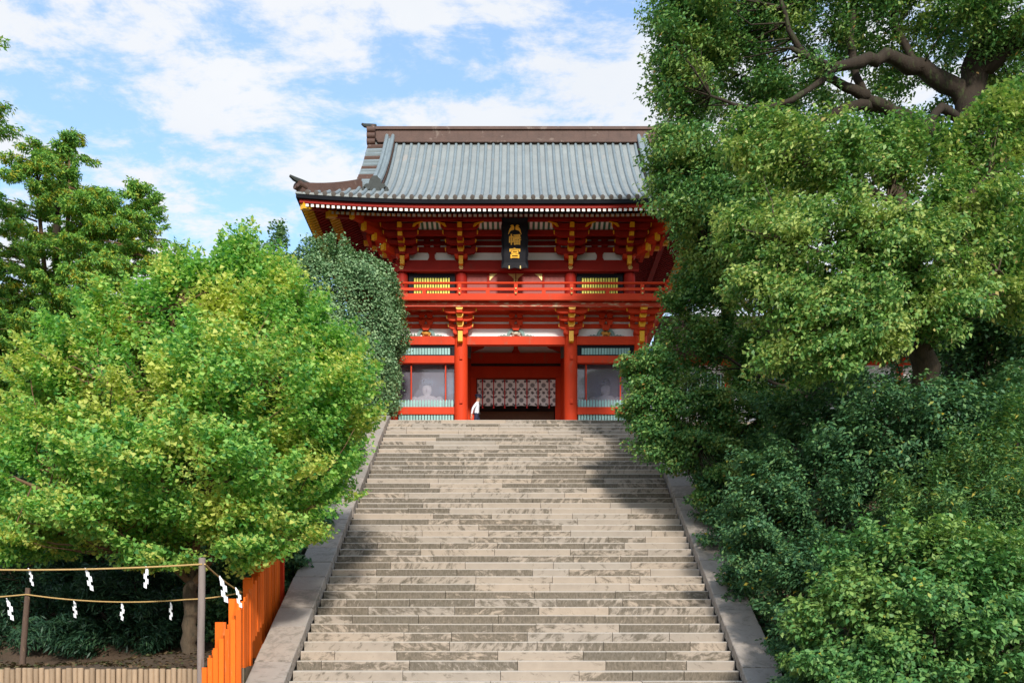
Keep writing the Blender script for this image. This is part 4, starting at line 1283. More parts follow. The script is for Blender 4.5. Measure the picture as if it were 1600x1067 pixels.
for s in (-1, 1):
    ft.box(gx + 0.155, gx + 0.168, gy + s * 0.035 - 0.012, gy + s * 0.035 + 0.012, gz + 1.612, gz + 1.624)
ft.box(gx + 0.153, gx + 0.166, gy - 0.022, gy + 0.022, gz + 1.545, gz + 1.552)
ft.build('eyes_and_mouth', HAIR, guard)
hr_ = MB().lathe([(0.088, 0), (0.098, 0.05), (0.095, 0.10)], (gx + 0.055, gy, gz + 1.60), 12); hr_.build('hair', HAIR, guard, smooth=True)
cp = MB().lathe([(0.103, 0), (0.105, 0.045), (0.145, 0.085), (0.12, 0.115), (0.03, 0.13)], (gx + 0.07, gy, gz + 1.66), 16)
cp.prism([(gx + 0.14, gy - 0.09), (gx + 0.22, gy - 0.05), (gx + 0.235, gy), (gx + 0.22, gy + 0.05), (gx + 0.14, gy + 0.09)], gz + 1.655, gz + 1.668, axis='z')
cp.build('peaked_cap', NAVY, guard, smooth='auto')
MB().box(gx - 0.145, gx + 0.15, gy - 0.115, gy + 0.115, gz + 0.985, gz + 1.015).build('belt', SHOE, guard)

# ================================================================ rope enclosure, log edging and orange fence on the left
logs = empty('log_edging', (-6.7, 15.9, -1.62), 'low edging of upright peeled logs along the bottom of the bank', 'log edging')
x = -9.4; k = 0
LOG = []
for v in range(6):
    r = 0.041 + 0.0018 * v
    h = 1.195 + 0.012 * (v % 3)
    LOG.append((r, MB().lathe([(r, 0), (r * 1.02, 0.4), (r, h - 0.015), (r * 0.82, h)], (0, 0, 0), 9).mesh('log', LOGWOOD, smooth='auto')))
while x < -4.5:
    r, me = LOG[rs.randrange(6)]
    o = link('log', me, logs, (x + r, 15.9 + rs.uniform(-0.006, 0.006), -1.62)); o.rotation_euler = (rs.uniform(-.006, .006), rs.uniform(-.006, .006), rs.uniform(0, 6))
    x += 2 * r + 0.002


def wood_post(name, base, top, r0, r1, m, label, group):
    b = MB(); base, top = Vector(base), Vector(top); pts = []; rr = []
    for k in range(9):
        t = k / 8
        pts.append(base.lerp(top, t) + Vector((rs.uniform(-.004, .004), rs.uniform(-.004, .004), 0))); rr.append((r0 + (r1 - r0) * t) * rs.uniform(0.97, 1.03))
    b.tube(pts, rr, 12)
    return b.build(name, m, None, smooth='auto', label=label, cat='post', group=group)


f_top = P(316, 871, 15.75); f_rope = P(316, 882, 15.75)
wood_post('rope_post', (P(312, 1000, 15.75).x, 15.75, -1.62), f_top, 0.062, 0.056, POSTWOOD, 'smooth grey rope post beside the orange fence', 'rope enclosure posts')
b_top = P(44, 918, 20.0)
wood_post('rope_post', P(34, 1046, 20.0), b_top, 0.066, 0.052, POSTBARK, 'leaning bark-covered rope post among the dark shrubs', 'rope enclosure posts')


def rope(pts, label, sag):
    pts = [Vector(p) for p in pts]; out = []
    for a, b, sg in zip(pts[:-1], pts[1:], sag):
        for k in range(20):
            t = k / 20
            out.append(a.lerp(b, t) - Vector((0, 0, sg * 4 * t * (1 - t))))
    out.append(pts[-1])
    MB().tube(out, 0.014, 6).build('straw_rope', ROPE, None, smooth='auto', label=label, cat='rope', group='straw ropes of the enclosure')
    return out


r1 = rope([P(-260, 880, 15.9), P(316, 881, 15.69)], 'front straw rope stretched level to the smooth grey post', [0.10])
r2 = rope([P(320, 881, 15.69), P(378, 925, 20.2)], 'short straw rope slanting back from the smooth grey post', [0.04])
r3 = rope([P(-120, 936, 20.2), b_top - Vector((0, 0.07, 0.14)), P(292, 936, 20.3), P(378, 925, 20.2)], 'rear straw rope tied to the leaning bark-covered post', [0.03, 0.10, 0.03])
MB().tube([P(43, 892, 16.0) + Vector((0, 0, 0.0)), P(44, 906, 16.0), P(43, 916, 16.0)], 0.006, 5)


def shide(top, h, flip, label):
    """folded zigzag paper streamer: four offset leaves"""
    h = h * 0.9; w = h * 0.14; seg = h / 4.3
    b = MB(); x = 0.0; z = 0.0
    s = -1 if flip else 1
    b.prism([(-0.008, 0.0), (0.008, 0.0), (w * 0.9, -seg * 0.9), (-w * 0.1, -seg * 0.75)], 0.0, 0.005)
    for k in range(4):
        x0 = s * (k % 2) * w * 0.55 - (0.0 if s > 0 else w * 0.2); z0 = -seg * (0.55 + k * 0.86); sk_ = 0.3 * seg
        b.prism([(x0, z0), (x0 + w, z0 - sk_), (x0 + w, z0 - seg - sk_), (x0, z0 - seg)], 0.003 * k + 0.006, 0.003 * k + 0.008)
    me = b.mesh('paper_streamer', PAPER)
    o = link('paper_streamer', me, None, top); o.rotation_euler = (R(rs.uniform(-6, 6)), R(rs.uniform(-8, 8)), R(rs.uniform(-25, 25)))
    setp(o, label, 'paper streamer', 'paper streamers on the ropes')


for px, py, d, h, fl, lab in ((44, 887, 15.83, 0.33, 0, 'folded white paper streamer hanging above the leaning bark-covered post'),
                              (133, 887, 15.79, 0.42, 0, 'folded white paper streamer midway along the front rope'),
                              (228, 884, 15.75, 0.40, 1, 'folded white paper streamer on the front rope nearest the smooth grey post'),
                              (343, 899, 16.6, 0.52, 0, 'long folded paper streamer on the slanting rope by the smooth grey post'),
                              (368, 917, 17.6, 0.42, 0, 'folded white paper streamer half hidden by the orange fence'),
                              (10, 934, 20.1, 0.52, 0, 'folded white paper streamer on the rear rope at the picture edge'),
                              (115, 938, 20.2, 0.40, 1, 'folded white paper streamer on the rear rope next right of the leaning post'),
                              (190, 940, 20.2, 0.42, 0, 'thin folded paper streamer midway along the rear rope'),
                              (266, 940, 20.3, 0.42, 1, 'thin folded paper streamer on the rear rope beside the ginkgo trunk')):
    shide(P(px, py, d), h, fl, lab)

# stepped orange fence
fence = empty('board_fence', (-5.3, 17.0, -1.6), 'bright orange fence of upright boards stepping up beside the stairs', 'fence')


def fence_top(px, y):
    return (HY - (1045 - 1.69 * (px - 316))) * y / F_PX


for k in range(7):                                       # return of the fence facing down the slope
    x = -5.09 + 0.092 * k
    MB().box(x, x + 0.080, 15.56 + rs.uniform(-0.012, 0.012), 15.60, -1.62, fence_top(CX + x / 15.6 * F_PX, 15.6) + 0.02).build('board', ORANGE, fence)
y = 17.5; i = 1
while y < 21.4:
    x1 = -5.56 - 0.06 * (y - 17) / 4.4
    px = CX + x1 / y * F_PX
    wide = (i % 6 == 0)
    zt = fence_top(px, y)
    zb = ground_z(-5.8, y) - 0.05 if y < 20.3 else zt - 1.2
    if wide:
        MB().box(x1 - 0.17 - 0.04 * rs.random(), x1 + 0.02, y - 0.02, y + 0.02, zb, zt + 0.16).build('board', ORANGE, fence)
        y += 0.06
    else:
        MB().box(x1 - 0.03, x1 + rs.uniform(0, 0.03), y, y + 0.14, zb, zt).build('board', ORANGE, fence)
        y += 0.185
    i += 1
fence2 = empty('board_fence', (-5.75, 21.7, -0.3), 'taller red-orange board fence in the shade behind the bright one', 'fence')
y = 21.55; i = 0
while y < 23.25:
    zt = 1.85 + (y - 21.5) * 0.33
    zb = ground_z(-5.8, y) - 0.1
    if i % 5 == 0:
        MB().box(-5.93, -5.70, y - 0.02, y + 0.02, zb, zt + 0.1).build('board', ORANGE, fence2); y += 0.06
    else:
        MB().box(-5.75, -5.71 + rs.uniform(0, 0.015), y, y + 0.17, zb, zt).build('board', ORANGE, fence2); y += 0.20
    i += 1
MB().box(-5.80, -5.66, 23.35, 23.49, ground_z(-5.8, 23.4) - 0.1, 3.4).build('post', RED, fence2)

# ================================================================ vegetation
def unit(a):
    return a / np.maximum(1e-9, np.linalg.norm(a, axis=-1, keepdims=True))


def leaf_mesh(name, pos, nrm, tan, L, W, mats, shape='oval', fold=0.25, mid=0.5):
    """one four-cornered leaf, folded on its midrib, per row"""
    n = len(pos)
    nrm = unit(nrm); b = unit(np.cross(nrm, tan)); t = np.cross(b, nrm)
    L = np.broadcast_to(L, (n,))[:, None]; W = np.broadcast_to(W, (n,))[:, None]
    m = mid if shape == 'oval' else 0.78
    tip = L if shape == 'oval' else L * 0.92
    v = np.empty((n, 4, 3))
    v[:, 0] = pos
    v[:, 1] = pos + t * L * m + b * W + nrm * W * fold
    v[:, 2] = pos + t * tip - nrm * L * 0.08
    v[:, 3] = pos + t * L * m - b * W + nrm * W * fold
    me = bpy.data.meshes.new(name)
    me.vertices.add(n * 4); me.vertices.foreach_set('co', v.astype(np.float32).ravel())
    me.loops.add(n * 4); me.loops.foreach_set('vertex_index', np.arange(n * 4, dtype=np.int32))
    me.polygons.add(n); me.polygons.foreach_set('loop_start', np.arange(0, n * 4, 4, dtype=np.int32)); me.polygons.foreach_set('loop_total', np.full(n, 4, dtype=np.int32))
    if not isinstance(mats, (list, tuple)): mats = [mats]
    for mm in mats: me.materials.append(mm)
    me.update(calc_edges=True)
    return me


def pads(blobs, axis, rng, spread=(0.35, 0.6), shell=0.55, upbias=0.25):
    """clump centres spread through ellipsoids. blob: (centre, (rx, ry, rz), number)"""
    C = []; Rr = []
    for c, r, n in blobs:
        d = unit(rng.normal(size=(n, 3)) + np.array([0, 0, upbias]))
        q = shell + (1 - shell) * rng.random((n, 1)) ** 0.7
        C.append(np.array(c) + d * q * np.array(r)); Rr.append(rng.uniform(*spread, size=n))
    C = np.concatenate(C); Rr = np.concatenate(Rr)
    ax = np.array(axis)
    out = C - ax
    out[:, 2] *= 0.5
    return C, Rr, unit(out)


def fill(C, Rr, out, per, rng, flat=0.45, lift_=0.25, droop=0.0, size=(0.1, 0.14), wr=0.36, up=0.75, jit=0.75, elong=1.2, along=0.7):
    """leaves of every clump: flattened pad elongated outwards; returns arrays for leaf_mesh"""
    K = len(C)
    cnt = np.maximum(8, (per * (Rr / Rr.mean()) ** 2).astype(int))
    idx = np.repeat(np.arange(K), cnt); n = len(idx)
    o = out[idx].copy(); o[:, 2] += lift_; o = unit(o)
    upv = np.array([0, 0, 1.0]); s = unit(np.cross(o, upv)); u = np.cross(s, o)
    d = unit(rng.normal(size=(n, 3))); q = rng.random(n) ** 0.5
    r = Rr[idx] * q
    pos = C[idx] + o * (d[:, 0] * r * elong)[:, None] + s * (d[:, 1] * r)[:, None] + u * (d[:, 2] * r * flat)[:, None]
    pos[:, 2] -= droop * (np.maximum(0, d[:, 0]) * r) ** 2
    nrm = unit(np.array([0, 0, up]) + 0.35 * out[idx] + d * 0.25 + rng.normal(size=(n, 3)) * jit * 0.6)
    tan = unit(o * along + d * 0.5 + rng.normal(size=(n, 3)) * 0.6 - np.array([0, 0, 0.25 + droop]))
    L = rng.uniform(*size, size=n)
    return pos, nrm, tan, L, L * wr


def limb(parent, pts, rad, m, name='limb', sides=8):
    """branch through pts, smoothed, with slight wander"""
    P_ = [Vector(p) for p in pts]; out = []; rr = []
    n = len(P_)
    for i in range(n - 1):
        p0, p1, p2, p3 = P_[max(i - 1, 0)], P_[i], P_[i + 1], P_[min(i + 2, n - 1)]
        for k in range(5):
            t = k / 5
            v = 0.5 * ((2 * p1) + (p2 - p0) * t + (2 * p0 - 5 * p1 + 4 * p2 - p3) * t * t + (3 * p1 - p0 - 3 * p2 + p3) * t ** 3)
            r = rad[i] + (rad[i + 1] - rad[i]) * t
            w = min(0.13, r * 0.40)
            out.append(v + Vector((rs.uniform(-w, w), rs.uniform(-w, w), rs.uniform(-w, w)))); rr.append(r * rs.uniform(0.86, 1.14))
    out.append(P_[-1]); rr.append(rad[-1])
    b = MB().tube(out, rr, sides)
    return b.build(name, m, parent, smooth=True)


def twigs(parent, C, hubs, rng, m, r=0.02, every=1, name='branchwork'):
    """thin curved branches from the nearest hub point to the clumps, one mesh"""
    b = MB(); H = np.array(hubs)
    for c in C[::every]:
        d = H - c; d[:, 2] *= 1.0
        w = np.linalg.norm(d, axis=1) + np.where(H[:, 2] > c[2] - 0.2, 1.5, 0)
        h = H[np.argmin(w)]
        mid_ = (h + c) / 2 + rng.normal(size=3) * 0.12 + np.array([0, 0, -0.12])
        L_ = np.linalg.norm(c - h)
        rr = min(0.06, r * (0.7 + 0.35 * L_))
        b.tube([h, (h * 0.75 + mid_ * 0.25 * 1.0) if False else (h + mid_) / 2, mid_, (mid_ + c) / 2 + rng.normal(size=3) * 0.05, c], [rr, rr * .85, rr * .65, rr * .5, rr * .25], 5)
    o = b.build(name, m, parent, smooth=True)
    o['kind'] = 'stuff'
    return o


def BL(px, py, d, rx, ry, n, rd=None, off=(0, 0, 0)):
    """ellipsoid given by its outline in photo pixels at depth d"""
    k = d / F_PX
    c = P(px, py, d) + Vector(off)
    return (tuple(c), (rx * k, rd if rd is not None else (rx + ry) / 2 * k, ry * k), n)


def rng_(s): return np.random.default_rng(s)


GINKGO = leaf_mat('ginkgo_leaves', [(0.0, (0.055, 0.215, 0.060)), (0.5, (0.22, 0.46, 0.095)), (1.0, (0.42, 0.60, 0.14))], 0.42, 0.55, (0.66, 0.68, 0.17), 0.56)
CAMPHOR = leaf_mat('camphor_leaves', [(0.0, (0.035, 0.115, 0.036)), (0.55, (0.11, 0.25, 0.07)), (0.96, (0.22, 0.35, 0.09)), (1.0, (0.42, 0.22, 0.06))], 0.30, 0.45, (0.32, 0.42, 0.11), 0.61, 0.35)
CAMPHOR2 = leaf_mat('young_camphor_leaves', [(0.0, (0.042, 0.13, 0.036)), (0.5, (0.145, 0.295, 0.07)), (0.95, (0.30, 0.42, 0.11)), (1.0, (0.55, 0.42, 0.16))], 0.32, 0.45, (0.44, 0.52, 0.14), 0.59, 0.35)
DEEP = leaf_mat('deep_green_leaves', [(0.0, (0.032, 0.095, 0.042)), (0.6, (0.085, 0.195, 0.080)), (0.98, (0.16, 0.27, 0.09)), (1.0, (0.45, 0.30, 0.02))], 0.22, 0.5, None, 0.6, 0.3)
BRIGHT = leaf_mat('glossy_shrub_leaves', [(0.0, (0.045, 0.145, 0.045)), (0.6, (0.115, 0.265, 0.075)), (0.985, (0.21, 0.35, 0.10)), (1.0, (0.50, 0.36, 0.02))], 0.25, 0.48, (0.27, 0.40, 0.10), 0.61, 0.3)
BOX = leaf_mat('small_grey_green_leaves', [(0.0, (0.07, 0.16, 0.07)), (0.6, (0.20, 0.33, 0.155)), (1.0, (0.34, 0.46, 0.24))], 0.2, 0.5, (0.19, 0.22, 0.06), 0.72, 0.3)
CYPRESS = leaf_mat('cypress_sprays', [(0.0, (0.065, 0.20, 0.055)), (0.5, (0.18, 0.38, 0.07)), (1.0, (0.33, 0.49, 0.075))], 0.3, 0.6, (0.46, 0.42, 0.04), 0.61, 0.3, 3.0)
OLIVE = leaf_mat('upswept_sprays', [(0.0, (0.045, 0.125, 0.045)), (0.6, (0.11, 0.23, 0.07)), (0.96, (0.20, 0.32, 0.08)), (1.0, (0.5, 0.36, 0.05))], 0.25, 0.5, (0.24, 0.29, 0.06), 0.66, 0.3, 2.0)
FEATHER = leaf_mat('dark_feathery_leaves', [(0.0, (0.014, 0.048, 0.026)), (0.7, (0.042, 0.10, 0.052)), (1.0, (0.075, 0.15, 0.065))], 0.2, 0.4, None)
LITTER = leaf_mat('leaf_litter', [(0.0, (0.05, 0.03, 0.015)), (0.6, (0.13, 0.08, 0.04)), (1.0, (0.05, 0.09, 0.025))], 0.1, 0.7)

# ---------------------------------------------------------------- ginkgo on the left
r_ = rng_(1)
gk = empty('ginkgo_tree', (-7.14, 21, -0.42), 'broad bright green ginkgo tree left of the stairs inside the rope enclosure', 'tree')
tk = limb(gk, [(-7.16, 21, -0.7), (-7.14, 21, 0.2), (-7.10, 21.0, 1.2), (-7.05, 21.0, 2.2), (-7.0, 21.0, 3.4), (-6.8, 21.0, 5.0), (-6.3, 21.0, 7.2)], [0.23, 0.165, 0.155, 0.13, 0.10, 0.07, 0.03], BARK, 'trunk', 14)
lm = [[(-7.1, 21, 1.35), (-7.9, 20.8, 2.0), (-9.0, 20.5, 2.9), (-10.2, 20.2, 4.0)],
      [(-7.1, 21, 1.3), (-6.5, 20.8, 1.95), (-5.6, 20.5, 2.8), (-4.4, 20.4, 4.0)],
      [(-7.05, 21, 2.0), (-7.4, 20.4, 3.2), (-8.0, 19.8, 4.6), (-8.4, 19.3, 5.6)],
      [(-7.05, 21, 1.8), (-6.6, 20.3, 2.9), (-6.0, 19.6, 4.2), (-5.6, 19.2, 5.4)],
      [(-7.0, 21, 2.6), (-7.8, 21.6, 4.4), (-8.6, 22.2, 6.2), (-8.8, 22.4, 7.0)],
      [(-7.0, 21, 2.6), (-6.0, 21.6, 4.2), (-5.0, 22.0, 5.8), (-4.6, 22.0, 6.6)],
      [(-7.1, 21, 1.6), (-8.2, 20.2, 2.3), (-9.2, 19.5, 2.9), (-10.0, 19.2, 3.3)],
      [(-6.9, 21, 3.4), (-6.9, 20.6, 5.0), (-7.2, 20.3, 6.4), (-7.3, 20.2, 7.4)]]
hubs = []
for p in lm:
    limb(gk, p, [0.095, 0.075, 0.055, 0.02], BARK_TAN)
    for a, b in zip(p[1:-1], p[2:]):
        for t in (0, .33, .66): hubs.append(tuple(Vector(a).lerp(Vector(b), t)))
hubs += [(-7.0, 21, 3.4), (-6.8, 21, 5), (-6.5, 21, 6.2)]
GB = [BL(378, 428, 21, 50, 55, 26, 0.9), BL(330, 485, 21, 125, 62, 55), BL(420, 520, 21, 120, 80, 55), BL(230, 560, 21, 150, 85, 70), BL(360, 620, 20, 190, 90, 95, 2.3),
      BL(120, 650, 21, 120, 90, 65), BL(500, 650, 21, 88, 95, 60), BL(300, 730, 19.5, 210, 75, 95, 2.4), BL(70, 745, 21, 95, 85, 50), BL(490, 740, 21, 85, 55, 40),
      BL(180, 815, 20, 160, 45, 55, 2.0), BL(410, 820, 20, 90, 48, 38, 1.8), BL(40, 840, 21.5, 80, 40, 22), BL(250, 870, 19.6, 60, 25, 8, 1.0), BL(390, 860, 19.4, 50, 28, 9, 0.8), BL(350, 650, 22.6, 90, 70, 34, 0.8), BL(290, 455, 21, 65, 36, 12, 0.9), BL(435, 468, 21, 48, 44, 12, 0.9), BL(205, 500, 21, 75, 50, 18, 1.2), BL(525, 575, 21, 55, 55, 18, 1.2), BL(110, 560, 21, 60, 45, 14, 1.2)]
GB = [(c, r, int(n * 1.9)) for c, r, n in GB]
C, Rr, out = pads(GB, (-7.0, 21, 2.0), r_, (0.20, 0.44), 0.45, 0.3)
pos, nrm, tan, L, W = fill(C, Rr, out, 150, r_, 0.38, 0.30, 0.05, (0.055, 0.12), 0.50, 0.75, 0.95, 1.7)
link('crown', leaf_mesh('crown', pos, nrm, tan, L, W, GINKGO, 'fan', 0.12), gk, (0, 0, 0))
# upright leading shoots breaking the outline
sh = []
for px, py, l_ in ((378, 340, .9), (345, 372, .7), (315, 385, .6), (405, 380, .7), (290, 400, .6), (440, 420, .6), (250, 430, .6), (195, 470, .6), (365, 375, .9), (330, 400, .8), (470, 470, .5)):
    for k in range(26):
        t = r_.random()
        q = P(px, py, 21) + Vector((r_.normal() * 0.07 * (1.3 - t), r_.normal() * 0.1, -l_ * (1 - t)))
        sh.append(tuple(q))
sh = np.array(sh); nn = r_.normal(size=sh.shape) * 0.8 + np.array([0, -0.2, 0.6]); tt = r_.normal(size=sh.shape) + np.array([0, 0, 0.6])
link('leading_shoots', leaf_mesh('leading_shoots', sh, nn, tt, 0.12, 0.055, GINKGO, 'fan', 0.1), gk, (0, 0, 0))['kind'] = 'stuff'
twigs(gk, C, hubs, r_, BARK_TAN, 0.016, 3)

# ---------------------------------------------------------------- clipped evergreen beside the gate
r_ = rng_(2)
ev = empty('clipped_evergreen', (-6.8, 36.6, 8.2), 'rounded clipped grey-green evergreen standing against the gate', 'tree')
limb(ev, [(-6.8, 36.6, 7.9), (-6.8, 36.6, 9.5), (-6.7, 36.6, 12.0), (-6.7, 36.6, 13.6)], [0.22, 0.2, 0.14, 0.06], BARK_DARK, 'trunk')
n = 130000
d = unit(r_.normal(size=(n, 3)))
p4 = d / (np.abs(d) ** 3.0).sum(1, keepdims=True) ** (1 / 3.0)
lump = 1 + 0.085 * np.sin(p4[:, :1] * 6 + 1) * np.sin(p4[:, 2:] * 8) + 0.07 * np.sin(p4[:, 1:2] * 9 + p4[:, 2:] * 5) + 0.03 * np.sin(p4[:, :1] * 19 + p4[:, 2:] * 17)
q = 1 - 0.20 * r_.random((n, 1)) ** 2.0 + 0.05 * (r_.random((n, 1)) < 0.05)
pos = np.array([-7.40, 36.3, 11.10]) + p4 * lump * q * np.array([2.98, 1.75, 3.55])
pos[:, 0] += 0.10 * (pos[:, 2] - 11.5) * (pos[:, 0] > -6.7) * 0.6
nrm = unit(d * 0.8 + r_.normal(size=(n, 3)) * 0.55 + np.array([0, 0, 0.35])); tan = r_.normal(size=(n, 3)) + d * 0.4 + np.array([0, 0, 0.5])
L = r_.uniform(0.075, 0.125, n)
link('crown', leaf_mesh('crown', pos, nrm, tan, L, L * 0.38, BOX), ev, (0, 0, 0))
sh = []                                                   # stray shoots the shears missed
for k in range(260):
    i = r_.integers(n); b0 = pos[i]; dr = unit(d[i] * 0.9 + np.array([0, -0.1, 0.55]) + r_.normal(size=3) * 0.2); ln = r_.uniform(0.12, 0.5)
    for t in np.linspace(0, 1, 9): sh.append(b0 + dr * ln * t + r_.normal(size=3) * 0.02)
sh = np.array(sh)
link('stray_shoots', leaf_mesh('stray_shoots', sh, r_.normal(size=sh.shape) + np.array([0, -0.3, 0.5]), r_.normal(size=sh.shape) * 0.6 + np.array([0, 0, 0.6]), 0.09, 0.03, BOX), ev, (0, 0, 0))['kind'] = 'stuff'


# ---------------------------------------------------------------- conifers on the left
def conifer(x, y, z0, z1, rad, seed, label, n_br, tops=((0, 0, 0),), asym=0.0, per=85, leaf=(0.07, 0.15), zlow=0.25, pw=0.8):
    r_ = rng_(seed)
    t = empty('cypress_tree', (x, y, z0), label, 'tree', 'cypress trees on the bank')
    hub = []
    limb(t, [(x, y, z0 - 0.4), (x + 0.1, y, z0 + (z1 - z0) * 0.3), (x - 0.05, y, z0 + (z1 - z0) * 0.6), (x + 0.05, y, z1 - 0.6)], [0.32, 0.24, 0.15, 0.03], BARK_DARK, 'trunk', 10)
    C = []; O = []; b = MB()
    for tx, ty, dz in tops:
        for k in range(n_br // len(tops)):
            u = zlow + (1 - zlow) * (k + r_.random()) / (n_br // len(tops))
            zz_ = z0 + (z1 + dz - z0) * u
            ln = rad * (1 - u) ** pw * r_.uniform(0.65, 1.15) + 0.18
            a = r_.uniform(0, 2 * math.pi)
            o = np.array([math.cos(a), math.sin(a), 0.0])
            bx, by = x + tx * min(1, u * 1.5), y + ty * min(1, u * 1.5)
            m = max(2, int(ln / 0.34))
            tip = None; pts = []
            for j in range(m + 1):
                f = j / m
                p = np.array([bx, by, zz_]) + o * ln * f + np.array([0, 0, 0.28 * ln * f - 0.38 * ln * f * f * (0.5 + asym)])
                pts.append(p)
                if f > 0.25:
                    C.append(p + r_.normal(size=3) * 0.10); O.append(o)
            b.tube(pts, [max(0.006, 0.035 * (1 - f / (len(pts))) * min(1, ln)) for f in range(len(pts))], 5)
        b.tube([(x + tx * 0.4, y + ty * 0.4, z0 + (z1 - z0) * 0.5), (x + tx, y + ty, z1 + dz - 1.4), (x + tx, y + ty, z1 + dz)], [0.09, 0.05, 0.008], 6)
        for k in range(14): C.append(np.array([x + tx, y + ty, z1 + dz - 0.12 * k]) + r_.normal(size=3) * 0.02 * k); O.append(unit(r_.normal(size=3)))
    C = np.array(C); O = np.array(O)
    Rr = r_.uniform(0.14, 0.30, len(C))
    pos, nrm, tan, L, W = fill(C, Rr, O, per, r_, 0.5, 0.2, 0.5, leaf, 0.19, 0.55, 0.9, 1.25, 1.1)
    link('crown', leaf_mesh('crown', pos, nrm, tan, L, W, CYPRESS, 'oval', 0.3, 0.45), t, (0, 0, 0))
    o = b.build('branchwork', BARK_TAN, t, smooth=True); o['kind'] = 'stuff'
    return t


conifer(-14.3, 30, 4.0, 15.7, 4.5, 21, 'tall yellow-tipped cypress with twin tops behind the ginkgo', 330, ((0.35, 0, 0.15), (-0.75, 0.2, -0.1), (2.6, -0.4, -1.6), (1.3, -0.6, -1.9)), per=200)
conifer(-16.6, 28, 3.5, 12.4, 4.4, 22, 'lower cypress at the picture edge beside the twin-topped one', 230, per=150)
conifer(-15.95, 24, 1.5, 17.2, 4.7, 23, 'cypress reaching one branch tip in above the twin-topped one', 90, per=120, zlow=0.70, pw=0.35)
# leaning side stem with its own sprays
r_ = rng_(24)

# ---------------------------------------------------------------- dark shrubs under the ginkgo
def shrub(name, label, blobs, axis, seed, leafm, per, size, wr, spread, group=None, flat=0.4, droop=0.3, up=0.75, along=0.8, elong=1.4, stems=None, shell=0.5, cat='shrub', bark=BARK_DARK, jit=0.75, lift_=0.25, upb=0.3, mid=0.5):
    r_ = rng_(seed)
    t = empty(name, axis, label, cat, group)
    C, Rr, out = pads(blobs, axis, r_, spread, shell, upb)
    pos, nrm, tan, L, W = fill(C, Rr, out, per, r_, flat, lift_, droop, size, wr, up, jit, elong, along)
    link('foliage', leaf_mesh('foliage', pos, nrm, tan, L, W, leafm, 'oval', 0.25, mid), t, (0, 0, 0))
    ax = Vector(axis); hubs = []
    for c, r, n in blobs:
        b = Vector(c)
        base = Vector((ax.x + (b.x - ax.x) * 0.5, ax.y + (b.y - ax.y) * 0.5, ground_z(ax.x + (b.x - ax.x) * 0.5, ax.y + (b.y - ax.y) * 0.5) - 0.1))
        limb(t, [base, base.lerp(b, 0.5) + Vector((0.05, 0, 0.1)), b], [0.06, 0.045, 0.02], bark, 'stem', 6)
        hubs += [tuple(base.lerp(b, f)) for f in (0.5, 0.75, 1.0)]
    twigs(t, C, hubs, r_, bark, 0.010, 2)
    return t


DG = 'dark shrubs under the ginkgo'
shrub('podocarp_shrub', 'dark feathery shrub behind the ginkgo trunk', [BL(210, 910, 23.5, 80, 50, 26), BL(235, 960, 23.0, 55, 30, 12), BL(150, 950, 23.5, 60, 40, 14), BL(245, 1000, 22.9, 60, 30, 18), BL(130, 1000, 23.0, 70, 30, 20)], (-9.2, 23.6, -0.4), 31, FEATHER, 170, (0.14, 0.24), 0.10, (0.25, 0.42), DG, flat=0.6, droop=0.6, jit=1.0)
shrub('podocarp_shrub', 'dark feathery shrub behind the leaning rope post', [BL(40, 890, 24.5, 90, 60, 34), BL(90, 960, 24, 70, 40, 16), BL(-20, 960, 24, 60, 40, 14), BL(20, 1000, 23.0, 80, 30, 22)], (-12.3, 24.6, -0.4), 32, FEATHER, 170, (0.14, 0.24), 0.10, (0.25, 0.42), DG, flat=0.6, droop=0.6, jit=1.0)
shrub('camellia_shrub', 'tall dark evergreen shrub filling the bank behind the ginkgo', [BL(60, 800, 27, 130, 70, 60), BL(230, 800, 27, 130, 70, 60), BL(140, 900, 27, 150, 60, 60), BL(310, 880, 26, 80, 70, 36)], (-11, 27.2, 1.5), 33, DEEP, 190, (0.11, 0.17), 0.3, (0.4, 0.65), DG)
shrub('camellia_shrub', 'dark evergreen shrub beside the orange fence and the ginkgo trunk', [BL(365, 900, 23.5, 45, 45, 24), BL(350, 970, 22.8, 40, 35, 12), BL(400, 860, 24.5, 45, 40, 20)], (-7.0, 23.6, 0.3), 34, DEEP, 170, (0.09, 0.15), 0.32, (0.28, 0.45), DG)
shrub('camellia_shrub', 'dark evergreen shrub leaning over the upper coping', [BL(505, 760, 28.5, 40, 50, 22), BL(470, 820, 26.5, 35, 45, 18), BL(540, 720, 31, 30, 40, 16), BL(455, 900, 24.5, 22, 50, 16)], (-6.6, 27.4, 3.0), 35, DEEP, 170, (0.08, 0.14), 0.32, (0.25, 0.42), DG)
shrub('camellia_shrub', 'dark evergreen mass between the cypress and the clipped tree', [BL(300, 560, 33, 120, 90, 60), BL(430, 600, 33, 90, 110, 60), BL(480, 700, 32, 70, 70, 36), BL(180, 620, 32, 120, 90, 50), BL(40, 640, 31, 120, 90, 50), BL(60, 540, 32, 110, 80, 40)], (-11, 33, 6), 36, DEEP, 170, (0.12, 0.18), 0.3, (0.45, 0.75), DG)
shrub('slender_sapling', 'slender grey-green sapling rising beside the clipped evergreen', [BL(435, 362, 34, 10, 16, 5, 0.3), BL(430, 400, 34, 30, 30, 14, 0.6)], (-8.5, 34.2, 8), 37, BOX, 60, (0.10, 0.15), 0.35, (0.18, 0.3), None, cat='tree')
